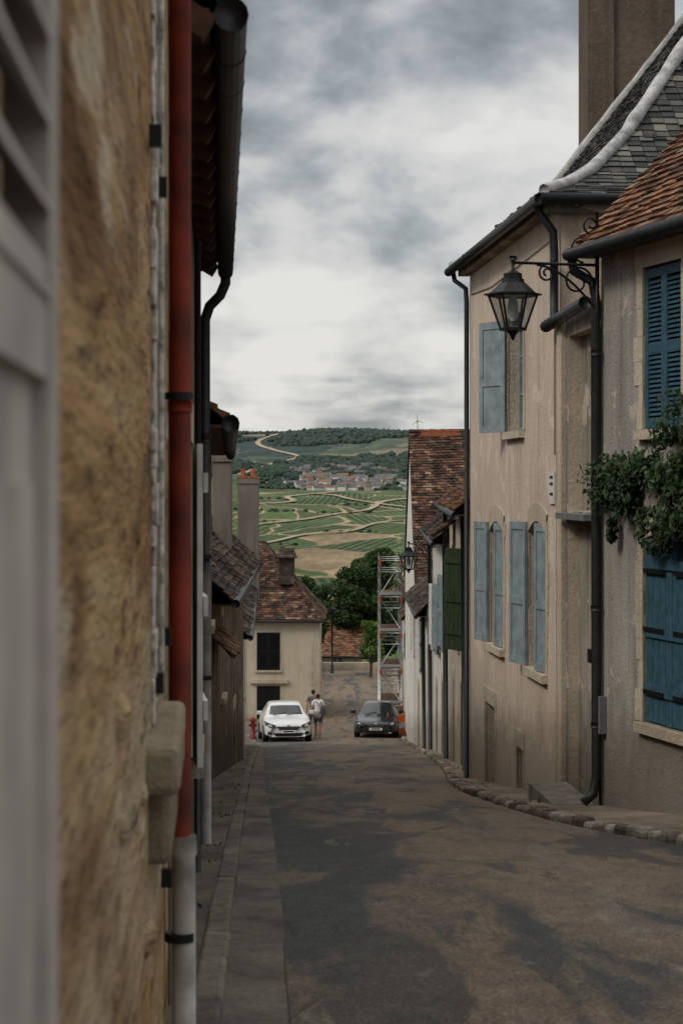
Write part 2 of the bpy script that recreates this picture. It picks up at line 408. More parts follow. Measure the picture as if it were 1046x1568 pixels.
def terrmat():
    gg=G('terrain'); co=gg.coord(); x,y,z=gg.sep()
    wob=gg.new('ShaderNodeVectorMath'); wob.operation='ADD'
    nn=gg.new('ShaderNodeTexNoise'); nn.inputs['Scale'].default_value=.006; nn.inputs['Detail'].default_value=2; gg.ln(co,nn.inputs['Vector'])
    sc=gg.new('ShaderNodeVectorMath'); sc.operation='SCALE'; sc.inputs['Scale'].default_value=110; gg.ln(nn.outputs['Color'],sc.inputs[0])
    gg.ln(co,wob.inputs[0]); gg.ln(sc.outputs[0],wob.inputs[1])
    mp=gg.map((1/50,1/130,0),(0,0,.35),vec=wob.outputs[0])
    cell=gg.vor(mp,1,'F1','Color'); edge=gg.vor(mp,1,'DISTANCE_TO_EDGE','Distance')
    cs=gg.new('ShaderNodeSeparateColor'); gg.ln(cell,cs.inputs[0])
    col=gg.ramp(cs.outputs[0],[(0,(.024,.054,.020)),(.25,(.052,.095,.028)),(.45,(.028,.060,.024)),(.7,(.070,.115,.038)),(.93,(.038,.075,.032)),(.965,(.23,.165,.105))])
    ang=gg.math('MULTIPLY',gg.math('SUBTRACT',cs.outputs[1],.5),2.6)
    pr=gg.math('ADD',gg.math('MULTIPLY',x,gg.math('COSINE',ang)),gg.math('MULTIPLY',gg.math('MULTIPLY',y,.3),gg.math('SINE',ang)))
    st=gg.math('SINE',gg.math('MULTIPLY',pr,1.25)); st=gg.math('ADD',gg.math('MULTIPLY',st,.5),.5)
    rows=gg.math('MULTIPLY',gg.math('POWER',st,2.2),.58)
    col=gg.mix(rows,col,(.19,.185,.095))
    ef=gg.ramp(edge,[(.014,1),(.030,0)])
    sel=gg.ramp(gg.noise(gg.map((1,1,0)),.005,2),[(.42,.15),(.48,1)])
    col=gg.mix(gg.math('MULTIPLY',ef,sel),col,(.36,.27,.17))
    big=gg.noise(gg.map((1,1,0)),.009,5,.6); col=gg.mix(1,col,gg.ramp(big,[(.3,.6),(.7,1.25)]),'MULTIPLY')
    sm_=gg.noise(gg.map((1,.3,0)),.15,4,.7); col=gg.mix(1,col,gg.ramp(sm_,[(.25,.6),(.75,1.35)]),'MULTIPLY')
    wd=gg.noise(gg.map((1,.5,0)),.0055,6,.62,.5)
    hill=gg.mix(gg.ramp(wd,[(.53,0),(.56,1)]),(.022,.042,.030),(.06,.085,.045))
    hn=gg.noise(gg.map((1,.3,0)),.05,5,.7); hill=gg.mix(1,hill,gg.ramp(hn,[(.3,.4),(.7,1.45)]),'MULTIPLY')
    hill=gg.mix(gg.ramp(gg.noise(gg.map((1,.6,0)),.0048,3,.5),[(.60,0),(.615,.8)]),hill,(.21,.165,.11))
    e2=gg.ramp(gg.vor(mp,.45,'DISTANCE_TO_EDGE','Distance'),[(.005,1),(.012,0)])
    hill=gg.mix(gg.math('MULTIPLY',e2,.5),hill,(.26,.21,.14))
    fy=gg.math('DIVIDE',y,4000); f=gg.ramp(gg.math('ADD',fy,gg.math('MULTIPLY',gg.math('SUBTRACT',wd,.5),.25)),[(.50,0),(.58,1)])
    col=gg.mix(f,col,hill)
    col=gg.mix(gg.ramp(fy,[(.15,0),(.5,.08),(.95,.30)]),col,(.15,.18,.20))  # distance haze painted into the base colour, stronger with y
    near=gg.mix(gg.noise(co,1.5,5,.7),(.10,.08,.06),(.19,.15,.11))
    nz=gg.ramp(gg.math('DIVIDE',y,400),[(.31,1),(.34,0)])
    col=gg.mix(nz,col,near)
    return gg.done(col,.97,0,.05)
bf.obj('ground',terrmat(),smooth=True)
# pale vineyard tracks and the lane zig-zagging up the far slope, draped on the terrain
lanes=[([(-118,2280),(-92,2480),(-58,2640),(-96,2830),(-128,3000),(-104,3180),(-82,3330),(-96,3500)],8),
       ([(-60,1330),(-28,1380),(-4,1440),(20,1490),(34,1600),(60,1680)],5),
       ([(60,1500),(34,1560),(8,1640),(-6,1720),(-30,1790)],5),
       ([(-80,1120),(-45,1160),(-22,1240),(6,1260),(24,1330),(52,1350)],4),
       ([(-70,1560),(-40,1600),(-46,1700),(-14,1800),(6,1900)],6)]
lb=Buf()
for pts,wd in lanes:
    P=[]
    n=len(pts)
    for i in range(n-1):
        p0=pts[max(i-1,0)];p1=pts[i];p2=pts[i+1];p3=pts[min(i+2,n-1)]
        for k in range(14):
            t=k/14
            P.append(tuple(.5*(2*p1[j]+(p2[j]-p0[j])*t+(2*p0[j]-5*p1[j]+4*p2[j]-p3[j])*t*t+(3*p1[j]-p0[j]-3*p2[j]+p3[j])*t**3) for j in (0,1)))
    L0=None
    for i in range(len(P)-1):
        d=V((P[i+1][0]-P[i][0],P[i+1][1]-P[i][1],0)).normalized(); s=V((d.y,-d.x,0))*wd*.5*U(.8,1.2)
        a=V((P[i][0],P[i][1],0)); l=a-s; r=a+s; l.z=terr(l.x,l.y)+1.1; r.z=terr(r.x,r.y)+1.1
        if L0: lb.face([L0[0],L0[1],r,l])
        L0=(l,r)
lb.obj('country_lane',simple('lane_earth',(.36,.29,.20),.95,var=.35,scale=.05,bump=0))

def lerpt(tab,y):
    if y<=tab[0][0]: return tab[0][1]
    for (a,b),(c,d) in zip(tab,tab[1:]):
        if y<=c: return b+(d-b)*(y-a)/(c-a)
    return tab[-1][1]
def sm(tab,y,w=1.2): return sum(lerpt(tab,y+w*t) for t in (-1,-.5,0,.5,1))/5
KR=[(-12,6.5),(6,4.6),(10,3.25),(13.6,2.37),(16,1.92),(19,1.66),(23.6,1.45),(27,1.5),(30,1.62),(34,1.78),(45,2.02),(60,2.2),(75,2.32),(90,2.55),(118,2.9)]
KL=[(-12,.0),(0,-.13),(5.8,-.35),(14.3,-.73),(34,-1.55),(58,-2.4),(70,-3.1),(76,-3.6),(84,-3.4),(88,-.9),(118,-1.2)]
GLt=[(-12,.6),(0,.1),(5.8,-.15),(14.3,-.5),(27,-1.07),(54,-2.15),(70,-2.9),(76,-3.4),(84,-3.2),(88,-.75),(118,-1.0)]
def strip(fl,fr_,y0,y1,dz,cols=8,step=.5,dzf=None,crown=0):
    b=Buf(); y=y0; rows=[]
    while y<=y1+1e-6: rows.append(y); y+=step
    for yy in rows:
        a,c=fl(yy),fr_(yy)
        for i in range(cols+1):
            t=i/cols; x=a+(c-a)*t
            b.v.append((x,yy,g(yy)+dz+crown*(1-(2*t-1)**2)+(dzf(x,yy) if dzf else 0)))
    for j in range(len(rows)-1):
        for i in range(cols):
            p=j*(cols+1)+i; b.f.append((p,p+1,p+cols+2,p+cols+1)); b.r.append(.5)
    return b
def roadmat():
    gg=G('asphalt'); co=gg.coord(); x,y,z=gg.sep()
    n1=gg.noise(gg.map((1.0,.20,1),(0,0,.12)),1.25,6,.64,.7)
    edge=gg.math('ADD',x,gg.math('MULTIPLY',y,.03))
    bias=gg.math('MULTIPLY',gg.math('SUBTRACT',edge,.62),.10)
    bias=gg.math('MINIMUM',gg.math('MAXIMUM',bias,-.12),.06)
    f=gg.ramp(gg.math('ADD',n1,bias),[(.44,0),(.50,.6),(.60,1)])
    asph=gg.mix(gg.noise(co,3,4,.6),(.050,.051,.052),(.088,.087,.086))
    tan=gg.mix(gg.noise(co,2,5,.7),(.135,.100,.070),(.25,.182,.125))
    col=gg.mix(f,asph,tan)
    p2=gg.noise(gg.map((1,.13,1)),1.5,4,.55,.8); col=gg.mix(gg.ramp(p2,[(.54,0),(.585,.75)]),col,(.060,.060,.061))
    p3=gg.noise(gg.map((1,.22,1),(0,0,.3)),2.1,4,.6,1.0); col=gg.mix(gg.ramp(p3,[(.59,0),(.63,.6)]),col,(.20,.175,.145))
    gr=gg.noise(co,70,3,.85); col=gg.mix(1,col,gg.ramp(gr,[(.36,.30),(.68,1.8)]),'MULTIPLY')
    gr2=gg.noise(gg.map((1,.35,1)),12,5,.75); col=gg.mix(1,col,gg.ramp(gr2,[(.3,.55),(.72,1.4)]),'MULTIPLY')
    ck=gg.vor(gg.map((1,.5,1)),.8,'DISTANCE_TO_EDGE','Distance'); ckm=gg.noise(co,.6,3)
    col=gg.mix(gg.math('MULTIPLY',gg.ramp(ck,[(.003,.7),(.009,0)]),gg.ramp(ckm,[(.54,0),(.6,1)])),col,(.03,.028,.025))
    gg.bump(gg.math('ADD',gr,gg.math('MULTIPLY',gr2,.8)),.9,.014)
    return gg.done(col,gg.ramp(gr2,[(.3,.7),(.7,.95)]),0,.3)
m_road=roadmat()
strip(lambda y:sm(GLt,y),lambda y:sm(KR,y)-.02,-12,118,.02,12,.5,lambda x,y:noise.noise(V((x*.5,y*.25,0)))*.012,.03).obj('street',m_road,smooth=True)
def pavem(name,c1,c2):
    gg=G(name); co=gg.coord(); n=gg.noise(gg.map((1,.5,1)),1.8,6,.68); col=gg.mix(gg.ramp(n,[(.38,0),(.62,1)]),c1,c2)
    gr=gg.noise(co,45,5,.75); col=gg.mix(1,col,gg.ramp(gr,[(.3,.55),(.7,1.3)]),'MULTIPLY'); gg.bump(gr,.6,.015); return gg.done(col,.95,0,.1)
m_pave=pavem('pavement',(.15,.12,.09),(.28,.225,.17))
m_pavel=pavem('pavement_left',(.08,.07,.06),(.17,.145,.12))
strip(lambda y:sm(KL,y)-.1,lambda y:sm(GLt,y)+.01,-12,82,.024,3,.5,lambda x,y:noise.noise(V((x*2,y*.7,4)))*.012).obj('gutter_channel',pavem('channel',(.085,.078,.07),(.19,.165,.14)),smooth=True)
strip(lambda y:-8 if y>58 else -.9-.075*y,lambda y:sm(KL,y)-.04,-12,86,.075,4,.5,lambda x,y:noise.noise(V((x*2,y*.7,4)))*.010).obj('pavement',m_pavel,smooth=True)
strip(lambda y:sm(KR,y)+.1,lambda y:max(sm(KR,y)+1.5,3.2) if y>20 else 9,-12,118,.075,4,.5,lambda x,y:noise.noise(V((x*2,y*.9,8)))*.02).obj('pavement',m_pave,smooth=True)
def stones(name,fx,y0,y1,w,mat,z0=-.05,h=.13,l=(.14,.26),zj=.02,skip=0,bev=.022,wj=(.7,1.2),xj=.02,tilt=.02):
    b=Buf(); y=y0
    while y<y1:
        ln=U(*l)*(1 if y<60 else 2)
        d=V((fx(y+ln)-fx(y),ln,g(y+ln)-g(y))).normalized(); s=V((d.y,-d.x,0))
        hh=h+U(-zj,zj); o=V((fx(y)+U(-xj,xj),y,g(y)+z0))
        if R()>=skip: b.box(o,s*w*U(*wj),d*(ln-U(.004,.012)),V((U(-tilt,tilt),U(-tilt,tilt),hh-z0)))
        y+=ln*d.y
    return b.obj(name,mat,bevel=bev)
def stonemat(nm,k=1):
    gg=G(nm); r=gg.attr(); col=gg.ramp(r,[(0,(.08*k,.062*k,.046*k)),(.5,(.15*k,.12*k,.092*k)),(.85,(.22*k,.19*k,.155*k)),(1,(.30*k,.28*k,.25*k))])
    n=gg.noise(gg.coord(),14,5,.7); col=gg.mix(1,col,gg.ramp(n,[(.3,.5),(.7,1.3)]),'MULTIPLY'); gg.bump(n,.9,.03); return gg.done(col,.92,0,.1)
def kerbmat():
    gg=G('worn_kerb'); r=gg.attr(); col=gg.ramp(r,[(0,(.12,.105,.09)),(1,(.19,.17,.145))])
    n=gg.noise(gg.coord(),9,6,.75); col=gg.mix(1,col,gg.ramp(n,[(.3,.45),(.7,1.35)]),'MULTIPLY'); gg.bump(n,.9,.03); return gg.done(col,.92,0,.1)
m_ks=stonemat('kerb_stone',1.3); m_ks2=kerbmat()
stones('kerb',lambda y:sm(KR,y)-.02,4,118,.14,m_ks,h=.09,l=(.10,.30),zj=.018,bev=.035)
stones('kerb',lambda y:sm(KL,y)-.10,0,84,.10,m_ks2,h=.086,l=(.7,1.15),zj=.004,bev=.014,wj=(.96,1.04),xj=.004,tilt=.003)

# ------------------------------------------------------------ corner house (grey) close by on the right
C=(2.448,18.5); dn=(.2643,-.9645)
C1=(C[0]+dn[0]*8,C[1]+dn[1]*8)
ops=[dict(u0=.97,u1=1.77,z0=.48,z1=1.93,k='dark',sur=.17,sh=[('ac',.395,0,'louvre',m_blue),('bc',.395,0,'louvre',m_blue)]),
     dict(u0=.97,u1=2.07,z0=-2.14,z1=-.5,k='dark',sur=.13,sh=[('ac',.545,0,'plank',m_blue),('bc',.545,0,'plank',m_blue)]),
     dict(u0=3.6,u1=4.5,z0=.48,z1=1.93,k='window',sur=.13),dict(u0=3.6,u1=4.6,z0=-2.3,z1=-.3,k='door',fm=m_blue,sur=.13)]
T=house('stone_house',C,C1,6,-3.6,2.4,1.04,ops,m_greyr,m_tileA,ov=.24,vo=.12,tw=.16,th=.105)
fr=T.fr
db=T.b('downpipe',m_gut,smooth=True)
db.tube([fr.P(-.02,.29,2.12),fr.P(-.02,.27,2.0),fr.P(.02,.1,1.9),fr.P(.03,.07,1.75),fr.P(.05,.07,-2.75),fr.P(.05,.1,-2.92),fr.P(.05,.2,-3.0)],.045,10)
for z in (1.2,.0,-1.2,-2.3): db.tube([fr.P(.045,.07,z),fr.P(.045,.07,z+.05)],.053,10)
hb=T.b('hinge_straps',m_iron)
for z in (-.78,-1.3,-1.86):
    for a,b_ in ((.98,1.4),(1.6,2.05)): fr.box(hb,a,b_,.0,.012,z-.02,z+.02)
fr.box(T.b('meter_box',m_zinc),.02,.14,0,.07,-2.35,-2.0)
T.finish()

# beige house with hipped slate roof
YA,YB=27.2,20.4
A=(3.8-.0743*YA,YA);B=(3.8-.0743*YB,YB)
def uy(y): return (YA-y)*1.00276
blu=m_blueg
ops=[dict(u0=uy(23.85),u1=uy(22.75),z0=.62,z1=2.0,sur=.12,fm=m_blueg,sh=[('a',.52,28,'panel',blu)]),
     dict(u0=uy(25.3),u1=uy(24.2),z0=-2.05,z1=-.48,sur=.14,arch=1,fm=m_blueg,sh=[('a',.52,10,'panel',blu),('bc',.5,8,'panel',blu)]),
     dict(u0=uy(22.35),u1=uy(21.25),z0=-2.08,z1=-.42,sur=.14,arch=1,fm=m_blueg,sh=[('a',.54,10,'panel',blu),('bc',.5,8,'panel',blu)]),
     dict(u0=uy(25.7),u1=uy(24.9),z0=-4.3,z1=-2.85,sur=.13,k='door',fm=m_wht),
     dict(u0=uy(23.2),u1=uy(22.75),z0=-3.75,z1=-3.1,sur=.1,k='dark')]
T=Thing('plaster_house',(A[0],24,-4)); fr=Fr(A,(B[0]-A[0],B[1]-A[1])); L=uy(YB)
facade(T,fr,L,-5,3.0,ops,m_beige,m_quoin)
sw=T.b('side_walls',m_beige); D=7.2
for (ua,wa,ub,wb_) in ((L,0,L,-D),(L,-D,0,-D),(0,-D,0,0)):
    sw.face([fr.P(ua,wa,-5),fr.P(ub,wb_,-5),fr.P(ub,wb_,3.0),fr.P(ua,wa,3.0)])
rb=T.b('slate_roof',m_slate); ov=.22
def ring(i,z): return [fr.P(-ov+i,ov-i,z),fr.P(L+ov-i,ov-i,z),fr.P(L+ov-i,-D-ov+i,z),fr.P(-ov+i,-D-ov+i,z)]
prof=[(0,2.98),(.3,3.10),(.62,3.30),(1.1,3.78),(3.3,6.75)]
for (i0,z0),(i1,z1) in zip(prof,prof[1:]):
    a=ring(i0,z0);b=ring(i1,z1)
    for k_ in range(4):
        m_=(k_+1)%4
        if k_==2: rb.face([a[k_],a[m_],b[m_],b[k_]])
        else: tiles(rb,[a[k_],a[m_],b[m_],b[k_]],.15,.10,.010,sagk=.4)
rb.face(ring(3.3,6.75))
hp=T.b('hip_mortar',m_mortar,smooth=True)
for k_ in (0,1):
    pts=[ring(i,z+.04)[k_] for i,z in prof]; fine=[]
    for p,q_ in zip(pts,pts[1:]):
        n=max(1,int((q_-p).length/.22))
        for j in range(n): fine.append(p.lerp(q_,j/n)+V((0,0,U(-.006,.006))))
    fine.append(pts[-1]); hp.tube(fine,[.074*U(.88,1.12) for _ in fine],8)
cb=T.b('cornice',m_strip)
fr.box(cb,-.1,L+.1,.002,.15,2.88,2.97)
cb.box(fr.P(L+.002,.17,2.80),-fr.n*4,fr.d*.14,V((0,0,.17)))
gb=T.b('gutter',m_gut,smooth=True)
gb.tube([fr.P(-ov-.08,ov+.04,2.96),fr.P(L+ov,ov+.04,2.93)],.062,10)
gb.tube([fr.P(L+ov+.03,ov+.04,2.93),fr.P(L+ov+.03,-3,2.93)],.06,10)
dp=T.b('downpipes',m_gut,smooth=True)
dp.tube([fr.P(-.1,ov,2.93),fr.P(-.08,ov-.02,2.82),fr.P(.02,.06,2.7),fr.P(.04,.05,2.5),fr.P(.04,.05,-4.15)],.035,8)
dp.tube([fr.P(L,ov+.03,2.9),fr.P(L,ov,2.8),fr.P(L-.02,.08,2.62),fr.P(L-.02,.07,2.4),fr.P(L-.02,.07,1.75)],.045,8)
cbl=T.b('cables',m_iron); cbl.tube([fr.P(0.2,.012,2.6),fr.P(2,.012,2.52),fr.P(4,.012,2.55),fr.P(L-.3,.012,2.6),fr.P(L-.3,.012,.3)],.006,5)
cbl.tube([fr.P(L-.18,.012,1.5),fr.P(L-.18,.012,-3.2)],.007,5)
sg=T.b('wall_plaques',m_wht); fr.box(sg,uy(21.0),uy(20.72),.004,.02,-.22,.12)
sg2=T.b('plaque_text',m_iron); 
for z in (.05,-.02,-.13): fr.box(sg2,uy(20.95),uy(20.77),.0205,.023,z,z+.03)
ch=T.b('chimney',m_chim)
cx0,cx1,cy0,cy1=3.25,4.40,25.9,26.9
ch.abox(cx0,cx1,cy0,cy1,3,7.6); ch.abox(cx0+.28,cx0+.34,cy0-.05,cy0-.002,3,7.59)
ch2=T.b('chimney_cap',m_chim); ch2.abox(cx0-.08,cx1+.08,cy0-.08,cy1+.08,7.601,7.8)
T.finish()

# narrow infill wall with gutter
T=Thing('annex_wall',(2.4,19.5,-3)); fr=Fr((3.8-.0743*20.39,20.39),(.0743,-1)); L=1.9
facade(T,fr,L,-4,1.72,[dict(u0=.40,u1=1.62,z0=-.28,z1=1.5,k='dark'),dict(u0=.40,u1=1.62,z0=-3.3,z1=-.42,k='dark')],m_strip,m_quoin,dep=.3)
fr.box(T.b('pilaster',m_quoin),.0,.26,.002,.05,-4,1.7); 
T.b('top',m_strip).box(fr.P(0,-.4,1.7),fr.d*L,fr.n*.4,V((0,0,.03)))
fr.box(T.b('ledge',m_zinc),.3,1.75,.0,.12,-.36,-.3)
bp=T.b('infill_panels',m_strip); fr.box(bp,.40,1.62,-.25,-.10,-3.3,-.42); fr.box(bp,.40,1.62,-.25,-.14,-.28,1.5)
fr.box(T.b('door_step',m_ks2),.3,1.7,.0,.4,-3.8,-3.06)
T.b('hopper_gutter',m_gut,smooth=True).tube([fr.P(-.35,.1,1.66),fr.P(1.75,.1,1.72)],.065,10)
T.b('hopper_gutter').tube([fr.P(.05,.09,2.3),fr.P(.05,.09,1.7)],.04,10)
fr.box(T.b('letter_box',m_iron),1.2,1.34,-.09,-.03,-1.75,-1.62)
T.finish()

# ------------------------------------------------------------ lanterns
gl=G('lamp_glass'); tr=gl.new('ShaderNodeBsdfTransparent'); tr.inputs[0].default_value=(.8,.83,.85,1)
gs=gl.new('ShaderNodeBsdfGlossy'); gs.inputs['Roughness'].default_value=.1; mx=gl.new('ShaderNodeMixShader'); mx.inputs[0].default_value=.18
gl.ln(tr.outputs[0],mx.inputs[1]); gl.ln(gs.outputs[0],mx.inputs[2]); gl.ln(mx.outputs[0],gl.n['Material Output'].inputs['Surface']); m_lampglass=gl.m
def lantern(name,att,dirv,arm,ztop,s=1.0):
    att=V((att[0],att[1],0));dirv=V((*dirv,0)).normalized(); c=att+dirv*arm
    T=Thing(name,(att.x,att.y,ztop)); b=T.b('bracket',m_iron,smooth=True)
    b.tube([V((att.x,att.y,ztop)),V((c.x,c.y,ztop))],.014*s,8)
    b.tube([V((att.x,att.y,ztop+.22*s)),V((att.x,att.y,ztop-.45*s))],.02*s,8)
    def sp(cx,cz,r,t0,t1,rr=.011):
        pts=[]
        for i in range(26):
            t=t0+(t1-t0)*i/25; k=1-.75*i/25
            p=att+dirv*(cx+r*k*math.cos(t)); pts.append((p.x,p.y,ztop+cz+r*k*math.sin(t)))
        b.tube(pts,rr*s,6)
    sp(.20*s,-.16*s,.16*s,math.pi*1.1,-math.pi*1.6); sp(arm*.6,-.09*s,.085*s,math.pi*.5,-math.pi*2.4); sp(.14*s,.16*s,.14*s,-math.pi*.5,math.pi*1.8); sp(.06*s,.38*s,.09*s,-math.pi*.5,math.pi*1.8)
    b.tube([V((att.x,att.y,ztop+.2*s)),V((att.x,att.y,ztop+.5*s))],.013*s,6)
    pts=[]
    for i in range(12):
        t=i/11; p=att+dirv*(arm*.72*t); pts.append((p.x,p.y,ztop-.42*s*(1-t)**1.8-.015))
    b.tube(pts,.012*s,6)
    z=ztop; X,Y=c.x,c.y
    b.tube([(X,Y,z+.06*s),(X,Y,z-.08*s)],.016*s,8)
    b.tube([(X,Y,z+.06*s),(X,Y,z+.02*s)],.035*s,8)
    lb=T.b('lantern_roof',m_iron)
    for (z0,r0,z1,r1) in ((-.07,.03,-.10,.075),(-.10,.085,-.15,.085),(-.15,.10,-.19,.11),(-.19,.12,-.29,.225),(-.29,.27,-.305,.27)):
        lb.tube([(X,Y,z+z0*s),(X,Y,z+z1*s)],[r0*s,r1*s],6)
    zt,zb_=z-.305*s,z-.62*s; n=6
    cg=T.b('lantern_cage',m_iron)
    for i in range(n):
        a0=2*math.pi*i/n;a1=2*math.pi*(i+1)/n
        t0=V((X+.225*s*math.cos(a0),Y+.225*s*math.sin(a0),zt));b0=V((X+.115*s*math.cos(a0),Y+.115*s*math.sin(a0),zb_))
        t1=V((X+.225*s*math.cos(a1),Y+.225*s*math.sin(a1),zt));b1=V((X+.115*s*math.cos(a1),Y+.115*s*math.sin(a1),zb_))
        cg.bar(t0,b0,.020*s); cg.bar(b0,b1,.026*s); cg.bar(t0,t1,.024*s)
        ct=T.b('glass_panes',m_lampglass); ct.face([t0,t1,b1,b0])
    cg.tube([(X,Y,zb_),(X,Y,zb_-.05*s),(X,Y,zb_-.10*s)],[.08*s,.03*s,.012*s],8)
    T.b('bulb',m_wht,smooth=True).tube([(X,Y,zt),(X,Y,zt-.1*s),(X,Y,zt-.2*s),(X,Y,zt-.24*s)],[.03*s,.05*s,.05*s,.02*s],8)
    T.finish()
lantern('street_lamp',(2.40,18.42),(-.964,-.264),.84,2.05,1.0)
lantern('street_lamp',(2.42,55,),(-1,-.0),.54,-1.7,1.15)

# ------------------------------------------------------------ far right houses
ops=[dict(u0=1.0,u1=1.9,z0=-2.9,z1=-1.4,sur=.12,sh=[('a',.45,10,'plank',m_green),('b',.45,10,'plank',m_green)]),
     dict(u0=4.5,u1=5.4,z0=-2.9,z1=-1.4,sur=.12,sh=[('a',.45,12,'plank',m_wht),('b',.45,12,'plank',m_wht)]),
     dict(u0=8.0,u1=9.0,z0=-2.75,z1=-1.05,sur=.12,sh=[('a',.55,30,'plank',m_green)]),
     dict(u0=6.0,u1=7.0,z0=-5.3,z1=-3.4,sur=.12,k='door',fm=m_wood),dict(u0=2.3,u1=3.2,z0=-5.6,z1=-3.7,sur=.12,k='door',fm=m_wood)]
T=house('row_house',(2.2,40),(1.93,28),5,-6.5,-.25,.75,ops,m_tan,m_tileA,ov=.26,vo=.1)
fr=T.fr; T.b('downpipe',m_gut,smooth=True).tube([fr.P(9.6,.1,-.4),fr.P(9.6,.07,-4.5)],.045,8)
T.b('downpipe').tube([fr.P(.3,.1,-.4),fr.P(.3,.07,-5.6)],.045,8)
cn=T.b('door_canopy',m_tileB); tiles(cn,[fr.P(2.0,.42,-1.0),fr.P(3.6,.42,-1.0),fr.P(3.6,.0,-.7),fr.P(2.0,.0,-.7)],.2,.13)
chimney(T,4.2,33,0,2.2,.7,.5,m_brick,2)
T.finish()
ops=[dict(u0=1.2,u1=2.1,z0=-4.2,z1=-2.6,sur=.12,sh=[('a',.45,10,'louvre',m_wht),('b',.45,10,'louvre',m_wht)]),
     dict(u0=5,u1=5.9,z0=-4.0,z1=-2.4,sur=.12,sh=[('a',.45,14,'louvre',m_blueg),('b',.45,10,'louvre',m_blueg)]),
     dict(u0=9,u1=9.9,z0=-3.6,z1=-2.0,sur=.12,sh=[('a',.45,14,'louvre',m_blueg),('b',.45,10,'louvre',m_blueg)]),
     dict(u0=3,u1=4,z0=-6.9,z1=-5,sur=.12,k='door',fm=m_wood),dict(u0=7,u1=8,z0=-6.4,z1=-4.5,sur=.12,k='door',fm=m_wood)]
T=house('row_house',(2.42,52),(2.22,40.1),5,-8,-1.0,.8,ops,m_white,m_tileD,ov=.3,vo=.1)
fr=T.fr; T.b('downpipe',m_gut,smooth=True).tube([fr.P(11.5,.1,-1.1),fr.P(11.5,.07,-6)],.05,8)
T.b('downpipe').tube([fr.P(.2,.1,-1.1),fr.P(.2,.07,-7.3)],.05,8)
T.finish()
ops=[dict(u0=1.2,u1=2.2,z0=-5.3,z1=-3.8,sur=.12,sh=[('a',.5,12,'louvre',m_wht),('b',.5,10,'louvre',m_wht)]),
     dict(u0=5.6,u1=6.6,z0=-5.3,z1=-3.8,sur=.12,sh=[('a',.5,12,'louvre',m_wht),('b',.5,10,'louvre',m_wht)]),
     dict(u0=3.4,u1=4.4,z0=-8,z1=-6,sur=.12,k='door',fm=m_wht),dict(u0=7.5,u1=8.4,z0=-7.6,z1=-5.7,sur=.12,k='door',fm=m_wht)]
T=house('row_house',(2.30,62),(2.28,52.1),6,-9.2,-3.3,.95,ops,m_white,m_tileD,ov=.25,vo=.05)
fr=T.fr; T.b('downpipe',m_gut,smooth=True).tube([fr.P(9.6,.1,-3.5),fr.P(9.6,.07,-7.3)],.05,8)
T.finish()
T=house('tall_roof_house',(2.38,62.2),(9.5,62.2),11,-9.2,-3.4,.93,[],m_white,m_tileB,ov=.15,vo=.06,tw=.2,th=.13,gut=False)
chimney(T,6.1,67.7,1.0,2.05,.9,.5,m_chimg,2); chimney(T,3.4,67.7,1.3,1.78,1.3,.5,m_brick,0,part='ridge_stack')
T.finish()
ops=[dict(u0=2+i*4.2,u1=3+i*4.2,z0=-7.2,z1=-5.6,sur=.12,sh=[('a',.5,15,'louvre',m_wht),('b',.5,12,'louvre',m_wht)]) for i in range(4)]
T=house('row_house',(2.95,94),(2.62,73.3),6,-12,-4.8,.9,ops,m_white,m_tileB,ov=.3,vo=.1); T.finish()

# ------------------------------------------------------------ left side
def XL(y): return -.161-.061*y
def UL(y,y0): return (y-y0)*1.00186
y0=-3
ops=[dict(u0=UL(4.55,y0),u1=UL(5.05,y0),z0=-.55,z1=1.62,k='window',fm=m_case)]
T=Thing('ochre_stone_house',(XL(0)-.2,1,-1.5)); fr=Fr((XL(y0),y0),(-.061,1))
facade(T,fr,UL(5.88,y0),-2.2,4.2,ops,m_ochre,m_sill)
b_=T.b('side_walls',m_ochre); LL=UL(5.88,y0)
for (ua,wa,ub,wb_) in ((LL,0,LL,-6),(LL,-6,0,-6),(0,-6,0,0)):
    b_.face([fr.P(ua,wa,-2.2),fr.P(ub,wb_,-2.2),fr.P(ub,wb_,4.2),fr.P(ua,wa,4.2)])
rb=T.b('roof',m_tileB); rb.face([fr.P(0,0,4.2),fr.P(LL,0,4.2),fr.P(LL,-3,6.6),fr.P(0,-3,6.6)]); rb.face([fr.P(0,-6,4.2),fr.P(LL,-6,4.2),fr.P(LL,-3,6.6),fr.P(0,-3,6.6)])
for u in (0,LL): b_.face([fr.P(u,0,4.2),fr.P(u,-6,4.2),fr.P(u,-3,6.6)])
cs=T.b('window_casing',m_case,bevel=.004)
z=-.55
while z<1.62:
    h=U(.03,.11); fr.box(cs,UL(4.40+U(0,.11),y0),UL(4.55,y0),.0,.006+U(0,.010),z,min(z+h,1.62)); z+=h
fr.box(cs,UL(5.05,y0),UL(5.1,y0),.0,.012,-.55,1.62)
sl=T.b('window_sill',m_sill,bevel=.018)
fr.box(sl,UL(4.15,y0),UL(4.7,y0),-.15,.072,-.665,-.56); fr.box(sl,UL(4.706,y0),UL(5.14,y0),-.15,.066,-.655,-.57); fr.box(sl,UL(4.3,y0),UL(4.95,y0),-.02,.05,-.84,-.668)
ir=T.b('shutter_pins',m_iron)
for yy,z in ((4.33,.77),(4.75,.72),(5.1,-.4),(4.5,-.46),(5.2,-1.05)):
    fr.box(ir,UL(yy,y0),UL(yy,y0)+.03,.0,.028,z-.024,z+.024)
lm=T.b('stone_lumps',m_ochre,smooth=True)
